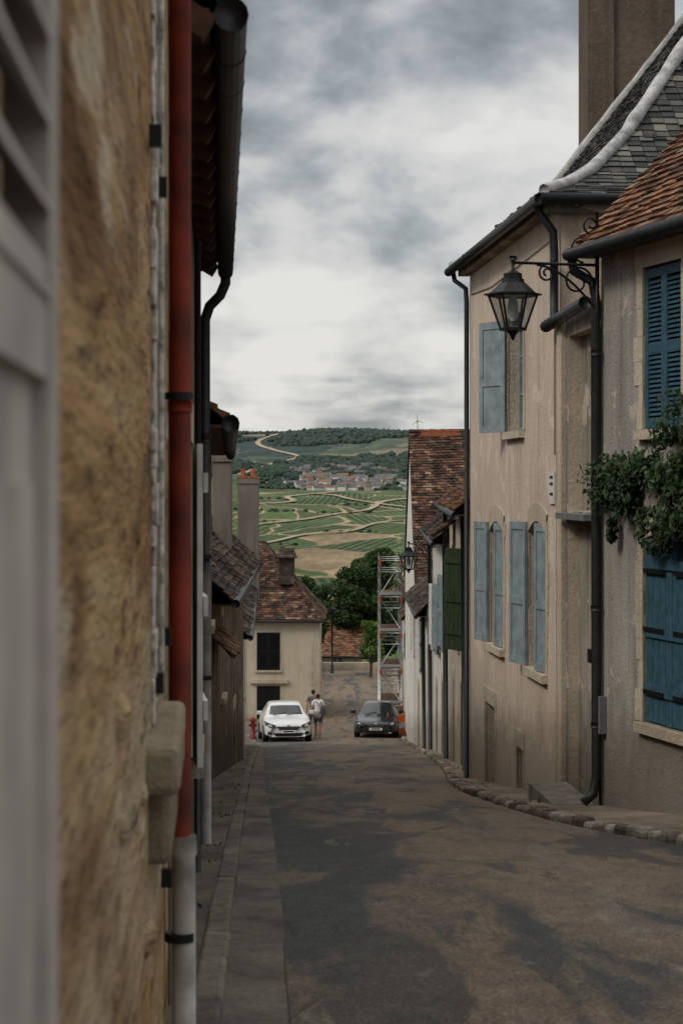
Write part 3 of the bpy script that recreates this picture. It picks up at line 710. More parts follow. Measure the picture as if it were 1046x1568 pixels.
for yy,z,r in ((3.0,-.36,.03),(3.1,-.55,.02),(2.2,-.9,.03),(3.4,-1.0,.025),(4.0,-1.2,.03),(3.7,-.1,.015),(2.6,.25,.015),(3.5,.5,.014),(2.9,-.75,.02),(3.9,-.62,.02),(4.1,-.95,.03)):
    c=fr.P(UL(yy,y0),-.005,z); lm.tube([c+V((0,0,-r*1.6)),c+V((0,0,-r)),c,c+V((0,0,r)),c+V((0,0,r*1.6))],[r*.2,r*.8,r,r*.8,r*.2],8)
sh=T.b('shutter',m_shut)
def sb(y_0,y_1,w0,w1,z0,z1): fr.box(sh,UL(y_0,y0),UL(y_1,y0),w0,w1,z0,z1)
sb(.62,.68,.012,.045,-.9,.9); sb(1.32,1.39,.012,.045,-.9,.9)
for z in (-.9,.07,.8): sb(.68,1.32,.013,.043,z,z+.08)
sb(.68,1.32,.013,.033,-.82,.07); sb(.72,1.28,.033,.038,-.80,.0)
z=.16
while z<.8:
    sh.box(fr.P(UL(.68,y0),.012,z),fr.d*.64,fr.n*.034+V((0,0,-.036)),V((0,0,.007))); z+=.058
fr.box(T.b('shutter_painted_shade',m_dark),UL(.68,y0),UL(1.32,y0),.002,.006,.15,.8)  # thin near-black sheet behind the louvres, shade put in as colour
rp=T.b('red_downpipe',m_red,smooth=True); c=fr.P(UL(5.5,y0),.044,0)
rp.tube([(c.x,c.y,4.1),(c.x,c.y,-1.0)],.031,14)
rp.tube([(c.x,c.y,.2),(c.x,c.y,.23)],.035,14)
gp=T.b('pipe_shoe',m_greyp,smooth=True); gp.tube([(c.x+.006,c.y,-.99),(c.x+.008,c.y,-1.04),(c.x+.01,c.y,-1.05),(c.x+.012,c.y,-1.75)],[.040,.040,.033,.033],14)
gi_=T.b('pipe_clips',m_iron); gi_.tube([(c.x,c.y,-1.285),(c.x,c.y,-1.26)],.043,14); gi_.tube([(c.x,c.y,.235),(c.x,c.y,.255)],.038,14)
gi_.bar((c.x-.1,c.y,.245),(c.x,c.y,.245),.02)
T.finish()
p0=(XL(5.9)+.004,5.9);p1=(XL(13),13)
ops=[dict(u0=3.4,u1=4.2,z0=-1.3,z1=.2,sur=.1,sh=[('a',.4,4,'plank',m_wht)])]
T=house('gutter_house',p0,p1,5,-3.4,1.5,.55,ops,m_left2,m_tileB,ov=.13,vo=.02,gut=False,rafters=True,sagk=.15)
fr=T.fr; L=T.L
gb=T.b('gutter',m_gut,smooth=True)
gz=1.42
gb.tube([fr.P(.02,.185,gz),fr.P(L,.185,gz-.02)],.050,14)
u=.02
while u<L: gb.tube([fr.P(u,.185,gz),fr.P(u+.02,.185,gz)],.053,14); u+=.5
dp=T.b('downpipe',m_gut,smooth=True)
dp.tube([fr.P(L-.1,.185,1.4),fr.P(L-.1,.185,1.32),fr.P(L-.08,.15,1.24),fr.P(L-.06,.08,1.17),fr.P(L-.05,.05,1.08),fr.P(L-.05,.05,.9),fr.P(L-.05,.05,-.6)],.034,12)
dp2=T.b('pipe_shoe',m_greyp,smooth=True); dp2.tube([fr.P(L-.05,.055,-.58),fr.P(L-.05,.055,-2.45),fr.P(L-.05,.10,-2.52)],.037,12)
dc=T.b('pipe_clips',m_iron)
for z in (.3,-.5,-1.3): dc.tube([fr.P(L-.05,.052,z),fr.P(L-.05,.052,z+.03)],.042,12)
T.b('drip_pipe',m_gut,smooth=True).tube([fr.P(L-2.5,.03,1.3),fr.P(L-2.5,.03,-2.3)],.018,8)
T.finish()
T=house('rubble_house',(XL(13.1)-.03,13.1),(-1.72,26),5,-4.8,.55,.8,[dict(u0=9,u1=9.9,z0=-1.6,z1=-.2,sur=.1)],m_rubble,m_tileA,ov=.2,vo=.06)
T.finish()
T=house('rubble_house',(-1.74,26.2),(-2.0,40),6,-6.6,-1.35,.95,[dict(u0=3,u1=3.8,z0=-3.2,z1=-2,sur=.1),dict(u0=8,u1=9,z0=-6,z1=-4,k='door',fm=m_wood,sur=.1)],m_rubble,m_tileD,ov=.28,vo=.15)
chimney(T,-2.15,35.5,-1.6,.55,.32,.6,m_chimg,1)
pr=T.b('pent_roof',m_tileA); fr=T.fr
tiles(pr,[fr.P(.1,.28,-2.35),fr.P(2.3,.28,-2.35),fr.P(2.3,.0,-2.05),fr.P(.1,.0,-2.05)],.16,.1,miss=.05)
T.finish()
T=house('row_house',(-2.25,41),(-2.95,60),7,-8.8,-3.0,.8,[dict(u0=6,u1=7,z0=-5.5,z1=-4,sur=.1),dict(u0=12,u1=13,z0=-5.8,z1=-4.3,sur=.1)],m_tan,m_tileD,ov=.3,vo=.15)
chimney(T,-2.80,59,-3.5,.15,.62,.6,m_chimg,2)
T.finish()
ops=[dict(u0=5.2,u1=6.25,z0=-8.4,z1=-6.7,sur=.12,k='dark',fm=m_iron,sh=[('ac',.51,0,'louvre',m_iron),('bc',.51,0,'louvre',m_iron)]),
     dict(u0=5.2,u1=6.25,z0=-10.9,z1=-9.1,sur=.12,k='dark',fm=m_iron,sh=[('ac',.51,0,'plank',m_iron),('bc',.51,0,'plank',m_iron)])]
T=house('cream_house',(-9,88),(-.97,88),7.5,-12,-6.0,.86,ops,m_cream,m_tileB,ov=.2,vo=.1,hip=(0,.72),tw=.22,th=.15)
fr=T.fr
fr.box(T.b('string_course',m_quoin),4.9,6.6,.0,.12,-8.98,-8.82)
q=T.b('quoins',m_quoin)
z=-10.6
while z<-6.1: fr.box(q,8.03-U(.25,.4),8.035,.0,.02,z,z+.3); z+=.31
T.b('white_downpipe',m_wht,smooth=True).tube([fr.P(4.55,.06,-6.1),fr.P(4.55,.06,-10.6)],.055,8)
d=T.b('dormer',m_tileD); d.abox(-2.85,-2.15,89.2,90.2,-4.6,-3.35); tiles(d,[(-3.0,89.05,-3.4),(-2.0,89.05,-3.4),(-2.2,89.7,-2.95),(-2.8,89.7,-2.95)],.2,.12)
T.finish()
T=house('low_tiled_house',(-1.4,119),(1.25,119),6,-13,-10.35,.75,[dict(u0=.8,u1=1.5,z0=-11.1,z1=-10.6)],m_cream,m_tileA,ov=.25,vo=.2,tw=.24,th=.17); T.finish()
wl=Buf(); wl.abox(-3.2,4.2,117.5,117.8,-12,-10.75); wl.obj('low_stone_wall',m_quoin,bevel=.02,origin=(0,117.6,-11))

# ------------------------------------------------------------ scaffolding
m_alu=simple('aluminium',(.42,.42,.42),.45,.6,.25,20)
m_sred=simple('scaffold_red',(.45,.05,.03),.6)
T=Thing('scaffolding',(2.1,80,-10)); s=T.b('tubes',m_alu,smooth=True); pl=T.b('decks',m_wood); tp=T.b('red_couplers',m_sred); bd=T.b('toe_boards',m_alu)
xs=(1.55,2.40); yy_=(78.5,80.5,82.5); zb=-10.3
for x in xs:
    for y in yy_: s.tube([(x,y,zb),(x,y,-2.9)],.03,8)
for k in range(5):
    z=-8.9+k*1.45
    for x in xs:
        for zz in (z,z+.5,z+1.0): 
            if zz<-2.9: s.tube([(x,yy_[0],zz),(x,yy_[2],zz)],.022,6)
    for y in yy_:
        for zz in (z,z+1.0):
            if zz<-2.9: s.tube([(xs[0],y,zz),(xs[1],y,zz)],.022,6)
    if z<-3.5: pl.abox(xs[0],xs[1],yy_[0],yy_[2],z+.03,z+.07); bd.abox(xs[0]-.02,xs[1]+.02,yy_[0]-.03,yy_[0],z+.075,z+.20)
    if z<-4: s.tube([(xs[0],yy_[0],z+.1),(xs[1],yy_[0],z+1.4)] if k%2 else [(xs[1],yy_[0],z+.1),(xs[0],yy_[0],z+1.4)],.022,6)
    for x in xs: tp.tube([(x,yy_[0]-.01,z-.2),(x,yy_[0]-.01,z+.0)],.04,8)
T.finish()
m_or=simple('orange_plastic',(.75,.16,.02),.5)
T=Thing('works_barrier',(2.1,77,-10)); o=T.b('panels',m_or); w=T.b('bands',m_wht)
zg=g(77)
o.box((1.75,76.5,zg+.12),(.75,.5,0),(0,.04,0),(0,0,.22)); o.box((1.75,76.5,zg+.6),(.75,.5,0),(0,.04,0),(0,0,.28)); w.box((1.76,76.49,zg+.36),(.73,.49,0),(0,.03,0),(0,0,.2))
for x,y in ((1.78,76.52),(2.47,76.98)): o.box((x,y,zg),(.04,0,0),(0,.04,0),(0,0,1.0)); o.box((x-.02,y-.25,zg),(.08,0,0),(0,.5,0),(0,0,.05))
T.finish()
T=Thing('lamp_post',(-.55,115,g(115))); b=T.b('post',m_iron,smooth=True); z=g(115)
b.tube([(-.55,115,z),(-.55,115,z+.5),(-.55,115,z+.55),(-.55,115,z+3.4)],[.11,.09,.05,.04],10)
lb=T.b('lantern',m_iron); lb.tube([(-.55,115,z+3.4),(-.55,115,z+3.75),(-.55,115,z+3.8),(-.55,115,z+3.98)],[.1,.2,.24,.04],6); T.finish()
m_hyd=simple('hydrant_red',(.17,.015,.012),.5)
T=Thing('fire_hydrant',(-3.35,75,g(75))); b=T.b('body',m_hyd,smooth=True); z=g(75)+.05; hx=-3.38
b.tube([(hx,75,z),(hx,75,z+.06),(hx,75,z+.07),(hx,75,z+.6),(hx,75,z+.68),(hx,75,z+.76),(hx,75,z+.8)],[.13,.13,.085,.085,.12,.10,.03],12)
b.tube([(hx-.15,75,z+.5),(hx+.15,75,z+.5)],.05,10); T.finish()

# ------------------------------------------------------------ cars
def carpaint(name,c,metal=0,r=.25):
    gg=G(name); n=gg.noise(gg.coord(),3,4); col=gg.mix(1,c,gg.ramp(n,[(.3,.85),(.7,1.05)]),'MULTIPLY'); m=gg.done(col,r,metal,.5)
    gg.b.inputs['Coat Weight'].default_value=.6; gg.b.inputs['Coat Roughness'].default_value=.08; return m
m_cw=carpaint('car_white',(.60,.61,.61)); m_cd=carpaint('car_dark',(.018,.024,.024),.3)
m_tyre=simple('tyre',(.018,.018,.018),.85); m_rim=simple('rim',(.4,.4,.4),.35,.8); m_hl=simple('headlight_housing',(.07,.075,.08),.15,.3,.3,30,.8); m_lens=simple('headlight_lens',(.7,.72,.75),.1,.4,.1,30,.8); m_cg=glassm('car_glass',(.018,.022,.024),.04)
m_blk=simple('black_plastic',(.014,.014,.015),.55); m_plate=simple('number_plate',(.72,.72,.7),.5,var=.1); m_chr=simple('chrome',(.6,.6,.6),.2,1)
def car(name,x,y,paint,H=1.0,W=1.0,rot=0):
    T=Thing(name,(x,y,g(y+2)))
    slope=math.atan2(g(y+4)-g(y),4)
    M=Matrix.Translation((x,y,g(y)+.02))@Matrix.Rotation(rot,4,'Z')@Matrix.Rotation(slope,4,'X')@Matrix.Diagonal((W,1,H,1))
    S=[(0.00,.58,.42,.53,.60,.44,.66,.64),(0.04,.66,.58,.60,.76,.48,.80,.77),(.20,.74,.68,.68,.83,.52,.87,.84),(.6,.84,.72,.77,.85,.55,.89,.87),
       (.98,.90,.74,.86,.85,.56,.895,.88),(1.06,.93,.735,.89,.85,.56,.895,.88),(1.78,1.39,.60,.93,.835,.57,.895,.88),(1.86,1.43,.59,.935,.835,.57,.895,.88),
       (2.4,1.49,.58,.95,.83,.58,.89,.87),(2.46,1.49,.58,.95,.83,.58,.89,.87),(3.3,1.45,.565,.97,.82,.58,.885,.87),(3.75,1.35,.54,.98,.80,.58,.87,.86),
       (3.85,1.31,.52,.98,.79,.58,.865,.85),(4.15,1.0,.58,.9,.74,.58,.82,.80),(4.25,.6,.5,.58,.7,.5,.76,.72)]
    verts=[];faces=[];mi=[]
    np_=9
    for (yy,zt,wt,zb,wb,zm,wm,wl) in S:
        half=[(0,zt),(wt*.5,zt-.004),(wt*.94,zt-.02),(wt,zt-.045 if zt-zb>.2 else zt-.02),(wb-.01,zb+.015),(wb,zb-.02),(wm,zm),(wl,.28),(wl*.95,.2)]
        verts+=[(-a,yy,b) for a,b in reversed(half[1:])]+[(a,yy,b) for a,b in half]
    n=2*np_-1
    for j in range(len(S)-1):
        for i in range(n-1):
            a=j*n+i; faces.append((a,a+1,a+n+1,a+n)); k=abs(i+.5-(np_-1))
            m=0
            if j==5 and k<2: m=1
            if j in (7,9,10) and 3<k<4: m=1
            if j==12 and k<2: m=1
            mi.append(m)
        faces.append((j*n+n-1,j*n,(j+1)*n,(j+1)*n+n-1)); mi.append(2)
    faces.append(tuple(range(n))); mi.append(0); faces.append(tuple((len(S)-1)*n+i for i in reversed(range(n)))); mi.append(0)
    me=bpy.data.meshes.new('body'); me.from_pydata([tuple(M@V(v)) for v in verts],[],faces)
    for mm in (paint,m_cg,m_blk): me.materials.append(mm)
    me.polygons.foreach_set('material_index',mi); me.polygons.foreach_set('use_smooth',[True]*len(faces)); me.update()
    o=bpy.data.objects.new('body',me); scene.collection.objects.link(o); T.adopt(o)
    sd=o.modifiers.new('s','SUBSURF'); sd.levels=2; sd.render_levels=2
    def pb(part,mat,pts,th=.03):
        b=T.b(part,mat); f=[M@V(p) for p in pts]; k=[M@V((p[0],p[1]+th,p[2])) for p in pts]
        b.face(f)
        for i in range(len(f)): j=(i+1)%len(f); b.face([f[i],f[j],k[j],k[i]])
    pb('grille',m_blk,[(-.42,-.03,.58),(.42,-.03,.58),(.34,-.035,.46),(-.34,-.035,.46)],.14)
    pb('grille_chrome',m_chr,[(-.36,-.04,.535),(.36,-.04,.535),(.35,-.04,.52),(-.35,-.04,.52)],.05)
    pb('lower_intake',m_blk,[(-.56,-.025,.34),(.56,-.025,.34),(.46,-.01,.22),(-.46,-.01,.22)],.18)
    pb('number_plate',m_plate,[(-.26,-.055,.44),(.26,-.055,.44),(.26,-.05,.34),(-.26,-.05,.34)],.02)
    pb('plate_text',m_blk,[(-.19,-.058,.42),(.19,-.058,.42),(.19,-.054,.37),(-.19,-.054,.37)],.005)
    for s_ in (-1,1):
        pb('headlights',m_hl,[(s_*.46,-.02,.62),(s_*.70,.03,.71),(s_*.86,.22,.78),(s_*.86,.14,.66),(s_*.68,-.01,.54),(s_*.48,-.03,.54)],.16)
        pb('headlight_lenses',m_lens,[(s_*.60,-.03,.64),(s_*.72,.0,.68),(s_*.74,.0,.60),(s_*.62,-.03,.57)],.05)
        pb('fog_lights',m_blk,[(s_*.60,-.02,.38),(s_*.76,.03,.40),(s_*.76,.03,.29),(s_*.60,-.01,.28)],.1)
        mb=T.b('mirrors',paint,bevel=.02); q_=M@V((s_*.88,1.35,.98)); mb.box(q_-V((.0 if s_>0 else .2,0,0)),(.2,0,0),(0,.12,0),(0,0,.14))
        for wy in (.78,3.4):
            tb=T.b('tyres',m_tyre,smooth=True); a=M@V((s_*.68,wy,.31)); c=M@V((s_*.90,wy,.31)); tb.tube([a,a.lerp(c,.1),a.lerp(c,.9),c],[.26,.315,.315,.27],20)
            rbf=T.b('rims',m_rim); rbf.tube([c.lerp(a,.1),c+(c-a)*.02],.2,10)
    wb_=T.b('wipers',m_blk); wb_.bar(M@V((-.5,1.06,.97)),M@V((.0,1.22,1.06)),.02); wb_.bar(M@V((.0,1.06,.97)),M@V((.5,1.2,1.05)),.02)
    pb('badge',m_chr,[(-.05,-.02,.64),(.05,-.02,.64),(.05,-.03,.59),(-.05,-.03,.59)],.05)
    T.finish()
car('parked_car',-1.94,72.0,m_cw,1.0,1.0,math.radians(6))
car('car',1.32,75.5,m_cd,.92,.95,math.radians(-3))

# ------------------------------------------------------------ people
def skin_obj(T,name,verts,edges,rad,mat,sub=2):
    me=bpy.data.meshes.new(name); me.from_pydata(verts,edges,[]); o=bpy.data.objects.new(name,me); scene.collection.objects.link(o)
    me.materials.append(mat)
    m=o.modifiers.new('skin','SKIN'); m.use_smooth_shade=True
    sv=me.skin_vertices[0].data
    for i,r in enumerate(rad):
        r=r if isinstance(r,tuple) else (r,r); sv[i].radius=r; sv[i].use_root=(i==0)
    o.modifiers.new('sub','SUBSURF').levels=sub; o.modifiers['sub'].render_levels=sub
    T.adopt(o); return o
m_skin=simple('skin',(.36,.2,.14),.6,var=.1); m_shirt=simple('white_shirt',(.6,.59,.57),.9,var=.2); m_shirt2=simple('grey_shirt',(.16,.13,.12),.9,var=.2); m_shorts=simple('shorts',(.10,.10,.11),.9); m_hair=simple('hair',(.03,.018,.012),.7); m_shoe=simple('shoes',(.3,.29,.28),.7); m_bag=simple('bag',(.05,.06,.08),.8)
def person(x,y,rot=0,sc=1.0,shirt=m_shirt,bag=True):
    z=g(y)+.03; M=Matrix.Translation((x,y,z))@Matrix.Rotation(rot,4,'Z')@Matrix.Scale(sc,4)
    T=Thing('person',(x,y,z))
    def tp_(l): return [tuple(M@V(p)) for p in l]
    vs=[(0,0,.95),(0,.01,1.12),(0,.02,1.32),(0,.02,1.45),(0,.035,1.53),(0,.045,1.60),(0,.04,1.68),
        (-.09,0,.90),(-.10,.09,.50),(-.10,.02,.10),(-.10,.10,.03),
        (.09,0,.90),(.10,-.02,.50),(.10,-.22,.14),(.10,-.16,.05),
        (-.18,.02,1.42),(-.23,-.05,1.16),(-.24,.02,.93),(-.24,.04,.87),
        (.18,.02,1.42),(.23,.06,1.16),(.25,.16,.95),(.25,.18,.89)]
    ed=[(0,1),(1,2),(2,3),(3,4),(4,5),(5,6),(0,7),(7,8),(8,9),(9,10),(0,11),(11,12),(12,13),(13,14),(3,15),(15,16),(16,17),(17,18),(3,19),(19,20),(20,21),(21,22)]
    rd=[(.14,.1),(.12,.09),(.14,.1),(.08,.07),.05,(.075,.085),(.07,.085),.085,.055,.035,.03,.085,.055,.035,.03,.05,.04,.028,.03,.05,.04,.028,.03]
    for (hi,sx) in ((18,-1),(22,1)):
        hx,hy,hz=vs[hi]
        for k,(dy,l) in enumerate(((-.025,.06),(-.008,.07),(.01,.068),(.026,.055))):
            i=len(vs); vs+= [(hx,hy+dy,hz-.03),(hx-sx*.008,hy+dy+.005,hz-.03-l)]; ed+=[(hi,i),(i,i+1)]; rd+=[.010,.008]
        i=len(vs); vs+=[(hx-sx*.02,hy+.04,hz-.005),(hx-sx*.025,hy+.055,hz-.045)]; ed+=[(hi,i),(i,i+1)]; rd+=[.011,.009]
    skin_obj(T,'body',tp_(vs),ed,rd,m_skin)
    skin_obj(T,'shirt',tp_([(0,0,.94),(0,.01,1.12),(0,.02,1.33),(0,.02,1.44),(-.17,.02,1.42),(-.225,-.03,1.24),(.17,.02,1.42),(.225,.045,1.24)]),[(0,1),(1,2),(2,3),(3,4),(4,5),(3,6),(6,7)],[(.175,.125),(.155,.12),(.17,.125),(.10,.09),.07,.062,.07,.062],shirt)
    skin_obj(T,'shorts',tp_([(0,0,.93),(-.09,0,.86),(-.10,.055,.60),(.09,0,.86),(.10,-.01,.60)]),[(0,1),(1,2),(0,3),(3,4)],[(.165,.12),.11,.09,.11,.09],m_shorts)
    skin_obj(T,'hair',tp_([(0,.025,1.70),(0,.0,1.66),(0,-.015,1.60),(0,-.02,1.54)]),[(0,1),(1,2),(2,3)],[(.075,.085),(.085,.085),(.07,.06),(.045,.04)],m_hair)
    skin_obj(T,'shoes',tp_([(-.10,-.01,.05),(-.10,.16,.03)]),[(0,1)],[.05,.04],m_shoe); skin_obj(T,'shoe_back',tp_([(.10,-.24,.10),(.10,-.12,.03)]),[(0,1)],[.05,.042],m_shoe)
    fb=T.b('face',m_skin,smooth=True); fb.tube([M@V((0,.11,1.61)),M@V((0,.145,1.585))],[.01,.016],6)
    for s_ in (-1,1): fb.tube([M@V((s_*.078,.04,1.58)),M@V((s_*.09,.03,1.62))],[.014,.018],6)
    if bag:
        bb=T.b('shoulder_bag',m_bag,bevel=.02); c=M@V((.14,-.15,.92)); bb.box(c,(.17,0,0),(0,.12,0),(0,0,.26)); bb.bar(M@V((.2,-.12,1.15)),M@V((-.1,-.11,1.47)),.035,.014)
    T.finish()
person(-.90,75.2,math.radians(-8))
person(-1.12,77.6,math.radians(10),1.06,m_shirt2,False)

# ------------------------------------------------------------ vegetation
def leafmat(name,c0,c1,c2):
    gg=G(name); col=gg.ramp(gg.attr(),[(0,c0),(.55,c1),(1,c2)]); gg.done(col,.6,0,.3)
    tr=gg.new('ShaderNodeBsdfTranslucent'); gg.ln(col,tr.inputs[0]); mx=gg.new('ShaderNodeMixShader'); mx.inputs[0].default_value=.25
    gg.ln(gg.b.outputs[0],mx.inputs[1]); gg.ln(tr.outputs[0],mx.inputs[2]); gg.ln(mx.outputs[0],gg.n['Material Output'].inputs['Surface']); return gg.m
m_leaf=leafmat('leaves',(.014,.030,.010),(.030,.062,.016),(.070,.115,.028))
m_leafb=leafmat('leaves_bright',(.05,.09,.015),(.09,.16,.03),(.14,.2,.05))
m_ivy=leafmat('ivy_leaves',(.008,.022,.008),(.022,.052,.014),(.06,.10,.03))
m_bark=simple('bark',(.06,.045,.035),.95,var=.4,scale=20,bump=.5)
def rv(): 
    v=V((U(-1,1),U(-1,1),U(-1,1)))
    while v.length>1: v=V((U(-1,1),U(-1,1),U(-1,1)))
    return v
def leaf(b,p,s,r=None,n=None):
    n=(rv() if n is None else n).normalized(); t=n.cross(rv()).normalized(); w=n.cross(t)
    b.face([p-t*s,p+w*s*.5,p+t*s,p-w*s*.5],r)
def tree(name,x,y,h,rad,lm=None,nl=3500,ls=.1,zb=None,low=.25,nc=18):
    z=(g(y) if zb is None else zb); T=Thing(name,(x,y,z)); tb=T.b('trunk',m_bark,smooth=True); lb=T.b('foliage',lm or m_leaf)
    tb.tube([(x,y,z-.3),(x+.05,y,z+h*.25),(x-.05,y+.05,z+h*.5),(x,y,z+h*.8)],[.17*h/6,.12*h/6,.08*h/6,.03],8)
    cl=[]
    for i in range(nc):
        a=U(0,6.28); zz=z+h*U(low+.05,.92); k=math.sin(math.pi*min(1,max(.12,(zz-z)/h-low+.12)/(1.1-low)))
        k=max(0.05,k)**.5
        c=V((x+math.cos(a)*rad*k*U(.2,.85),y+math.sin(a)*rad*k*U(.2,.85),zz)); cl.append((c,rad*U(.28,.5)))
        tb.tube([(x,y,z+(zz-z)*.55),((x+c.x)/2,(y+c.y)/2,z+(zz-z)*.8),c],[.05*h/6,.03*h/6,.012],5)
    cl.append((V((x,y,z+h*.9)),rad*.35)); cl.append((V((x,y,z+h*.6)),rad*.55)); cl.append((V((x,y,z+h*.75)),rad*.5))
    for i in range(nl):
        c,r_=random.choice(cl); d=rv(); d=d.normalized()*(d.length**.5)*r_; d.z*=.8
        p=c+d; sh=.25+.5*(d.z/r_*.5+.5)+U(-.25,.25); leaf(lb,p,ls*U(.7,1.4),max(0,min(1,sh)))
    T.finish()
tree('tree',.75,121.5,6.4,1.8,nl=10000,ls=.13,low=.1,nc=26)
tree('tree',2.2,123,7.6,2.2,nl=13000,ls=.13,low=.1,nc=28)
tree('tree',1.65,112,3.4,.8,m_leafb,1900,.09)
tree('tree',-2.0,112,6.0,1.4,nl=7000,ls=.12,nc=24)
tree('tree',-1.1,122.5,5.4,1.3,nl=5000,ls=.12,low=.1,nc=20)
tree('tree',-3.4,116,5.8,1.5,nl=2500,ls=.11)
tree('tree',4.2,126,6,2.0,nl=2500,ls=.12)
T=Thing('climbing_vine',(2.7,17.5,0)); fr=Fr(C,dn); lb=T.b('leaves',m_ivy); st=T.b('stems',m_bark,smooth=True)
st.tube([fr.P(2.6,.05,-3.0),fr.P(2.65,.05,-1.5),fr.P(2.4,.06,-.2),fr.P(1.6,.07,.15),fr.P(.9,.08,.1),fr.P(.3,.08,.2)],[.04,.035,.03,.025,.015,.008],6)
cl=[]
for i in range(60):
    u=U(.15,2.6); zc=U(-.26,.28) if u<.9 else U(-.40,.32)
    if u<.35: zc=U(-.25,.2)
    cl.append((u,U(.04,.16),zc,U(.09,.17)))
for k in range(6): cl.append((1.55+U(0,.9),U(.05,.2),.35+U(0,.5),.14))
for i in range(6):
    u=U(.3,2.4); z=-.36
    for j in range(random.randint(1,3)): cl.append((u+U(-.03,.03),.10,z,.05)); z-=.07
cl.append((1.25,.10,-.46,.12));cl.append((1.4,.10,-.54,.10));cl.append((1.65,.10,-.5,.11))
for i in range(6500):
    u,w,z,r_=random.choice(cl); d=rv()*r_; p=fr.P(u,max(.02,w+d.x),z+d.z)+fr.d*d.y
    n=(fr.n*.8+rv()*.8+V((0,0,.3))); leaf(lb,p,U(.022,.045),max(0,min(1,.3+d.z/r_*.3+d.x*2+U(-.25,.3))),n)
T.finish()
b=Buf()
for i in range(1600):
    yy=U(6,60); s_=R()<.5; x=(sm(KL,yy)-.12-U(0,.2)) if s_ else None
    if x is None: 
        yy=U(14,45); x=sm(KR,yy)+U(.10,.3)
        if R()<.6: continue
    if noise.noise(V((yy*1.3,0,0)))<.2: continue
    leaf(b,V((x,yy,g(yy)+(.08 if s_ else .10)+U(0,.03))),U(.010,.024),None,V((U(-1,1),U(-1,1),.4)))
b.obj('weeds',m_leaf)

def blobmat():
    gg=G('distant_foliage'); co=gg.coord(); n=gg.noise(co,.12,4,.7); x,y,z=gg.sep()
    col=gg.mix(n,(.014,.030,.018),(.040,.062,.034)); r=gg.attr(); col=gg.mix(1,col,gg.ramp(r,[(0,.6),(1,1.4)]),'MULTIPLY')
    col=gg.mix(gg.ramp(gg.math('DIVIDE',y,4000),[(.2,0),(.95,.28)]),col,(.13,.16,.18)); return gg.done(col,.95,0,.05)  # far crowns tinted grey-blue: aerial haze put into the albedo
b=Buf()
bm=bmesh.new(); bmesh.ops.create_icosphere(bm,subdivisions=1,radius=1); icv=[v.co.copy() for v in bm.verts]; icf=[tuple(v.index for v in f.verts) for f in bm.faces]; bm.free()
def blob(x,y,z,r,h):
    i=len(b.v); rr=R()
    for v in icv:
        k=U(.7,1.25); b.v.append((x+v.x*r*k,y+v.y*r*k,z+h*.45+v.z*h*.6*k))
    for f in icf: b.f.append((i+f[0],i+f[1],i+f[2])); b.r.append(max(0,min(1,rr+U(-.2,.2))))
def onlane(x,y):
    for (a,c),(a2,c2) in zip(lanes[0][0],lanes[0][0][1:]):
        if c-40<=y<=c2+10:
            t=(y-c)/(c2-c); 
            if abs(x-(a+(a2-a)*t))<11: return True
    return False
c=0
while c<8200:
    y=U(2250,3800); x=U(-.075,.055)*y
    th=.12 if (x/y<-.022 and y<3300) else (-.10 if x/y>-.022 else .0)
    if noise.noise(V((x/170,y/420,5)))+.25*noise.noise(V((x/60,y/90,2)))<th and y<3480: continue
    if y>3660 and noise.noise(V((x/50,0,7)))<-.3: continue
    if onlane(x,y): continue
    c+=1; s=U(2.5,6); blob(x,y,terr(x,y)-1,s,s*U(1,1.5))
for k in range(8):
    x0=U(-.06,.04)*1500; y0_=U(1100,1900); a=U(-.15,.15); 
    for j in range(random.randint(4,12)):
        x=x0+j*5*math.cos(a)+U(-3,3); y=y0_+j*14*math.sin(a); s=U(1.0,2.4); blob(x,y,terr(x,y)-.5,s,s*1.2)
for i in range(600):
    y=U(1980,2500); x=U(-.045,.035)*y; s=U(2.5,5); blob(x,y,terr(x,y)-1,s,s*1.1)
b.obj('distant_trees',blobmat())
T=Thing('village',(0,2150,0)); wv=T.b('walls',simple('village_wall',(.62,.60,.57),.9)); wt=T.b('tan_walls',simple('village_wall_tan',(.40,.35,.29),.9)); rv_=T.b('roofs',simple('village_roof',(.13,.125,.13),.9,var=.5,scale=.1)); rr_=T.b('tiled_roofs',simple('village_tile',(.20,.12,.09),.9,var=.5,scale=.1))  # tan is a second wall colour, chosen at random per house
for i in range(130):
    y=U(1960,2420); x=U(-.026,.026)*y+U(-12,15); z=terr(x,y)-.5; a=U(-.7,.7); L_=U(6,12); W_=U(5,7); H_=U(3.0,5.0)
    ww=wv if R()<.7 else wt; rf=rv_ if R()<.75 else rr_
    d=V((math.cos(a),math.sin(a),0)); n=V((-d.y,d.x,0)); o=V((x,y,z))
    ww.box(o,d*L_,n*W_,V((0,0,H_)))
    A_=o+V((0,0,H_+.01))-n*.4-d*.3;B_=A_+d*(L_+.6);Cc=B_+n*(W_+.8);Dd=A_+n*(W_+.8);t=V((0,0,W_*.4)); r1=(A_+Dd)/2+t;r2=(B_+Cc)/2+t
    rf.face([A_,B_,r2,r1]); rf.face([Dd,Cc,r2,r1]); ww.face([A_,Dd,r1]); ww.face([B_,Cc,r2])
T.finish()
m_turb=simple('turbine_paint',(.5,.42,.38),.6)
T=Thing('wind_turbine',(155,4000,90)); b=T.b('mast',m_turb); b.tube([(155,4000,80),(155,4000,128)],[1.6,.9],8)
for a in (100,220,340):
    t=math.radians(a); b.tube([(155,3998,128),(155+math.cos(t)*15,3998,128+math.sin(t)*15)],[1.2,.4],5)
T.finish()

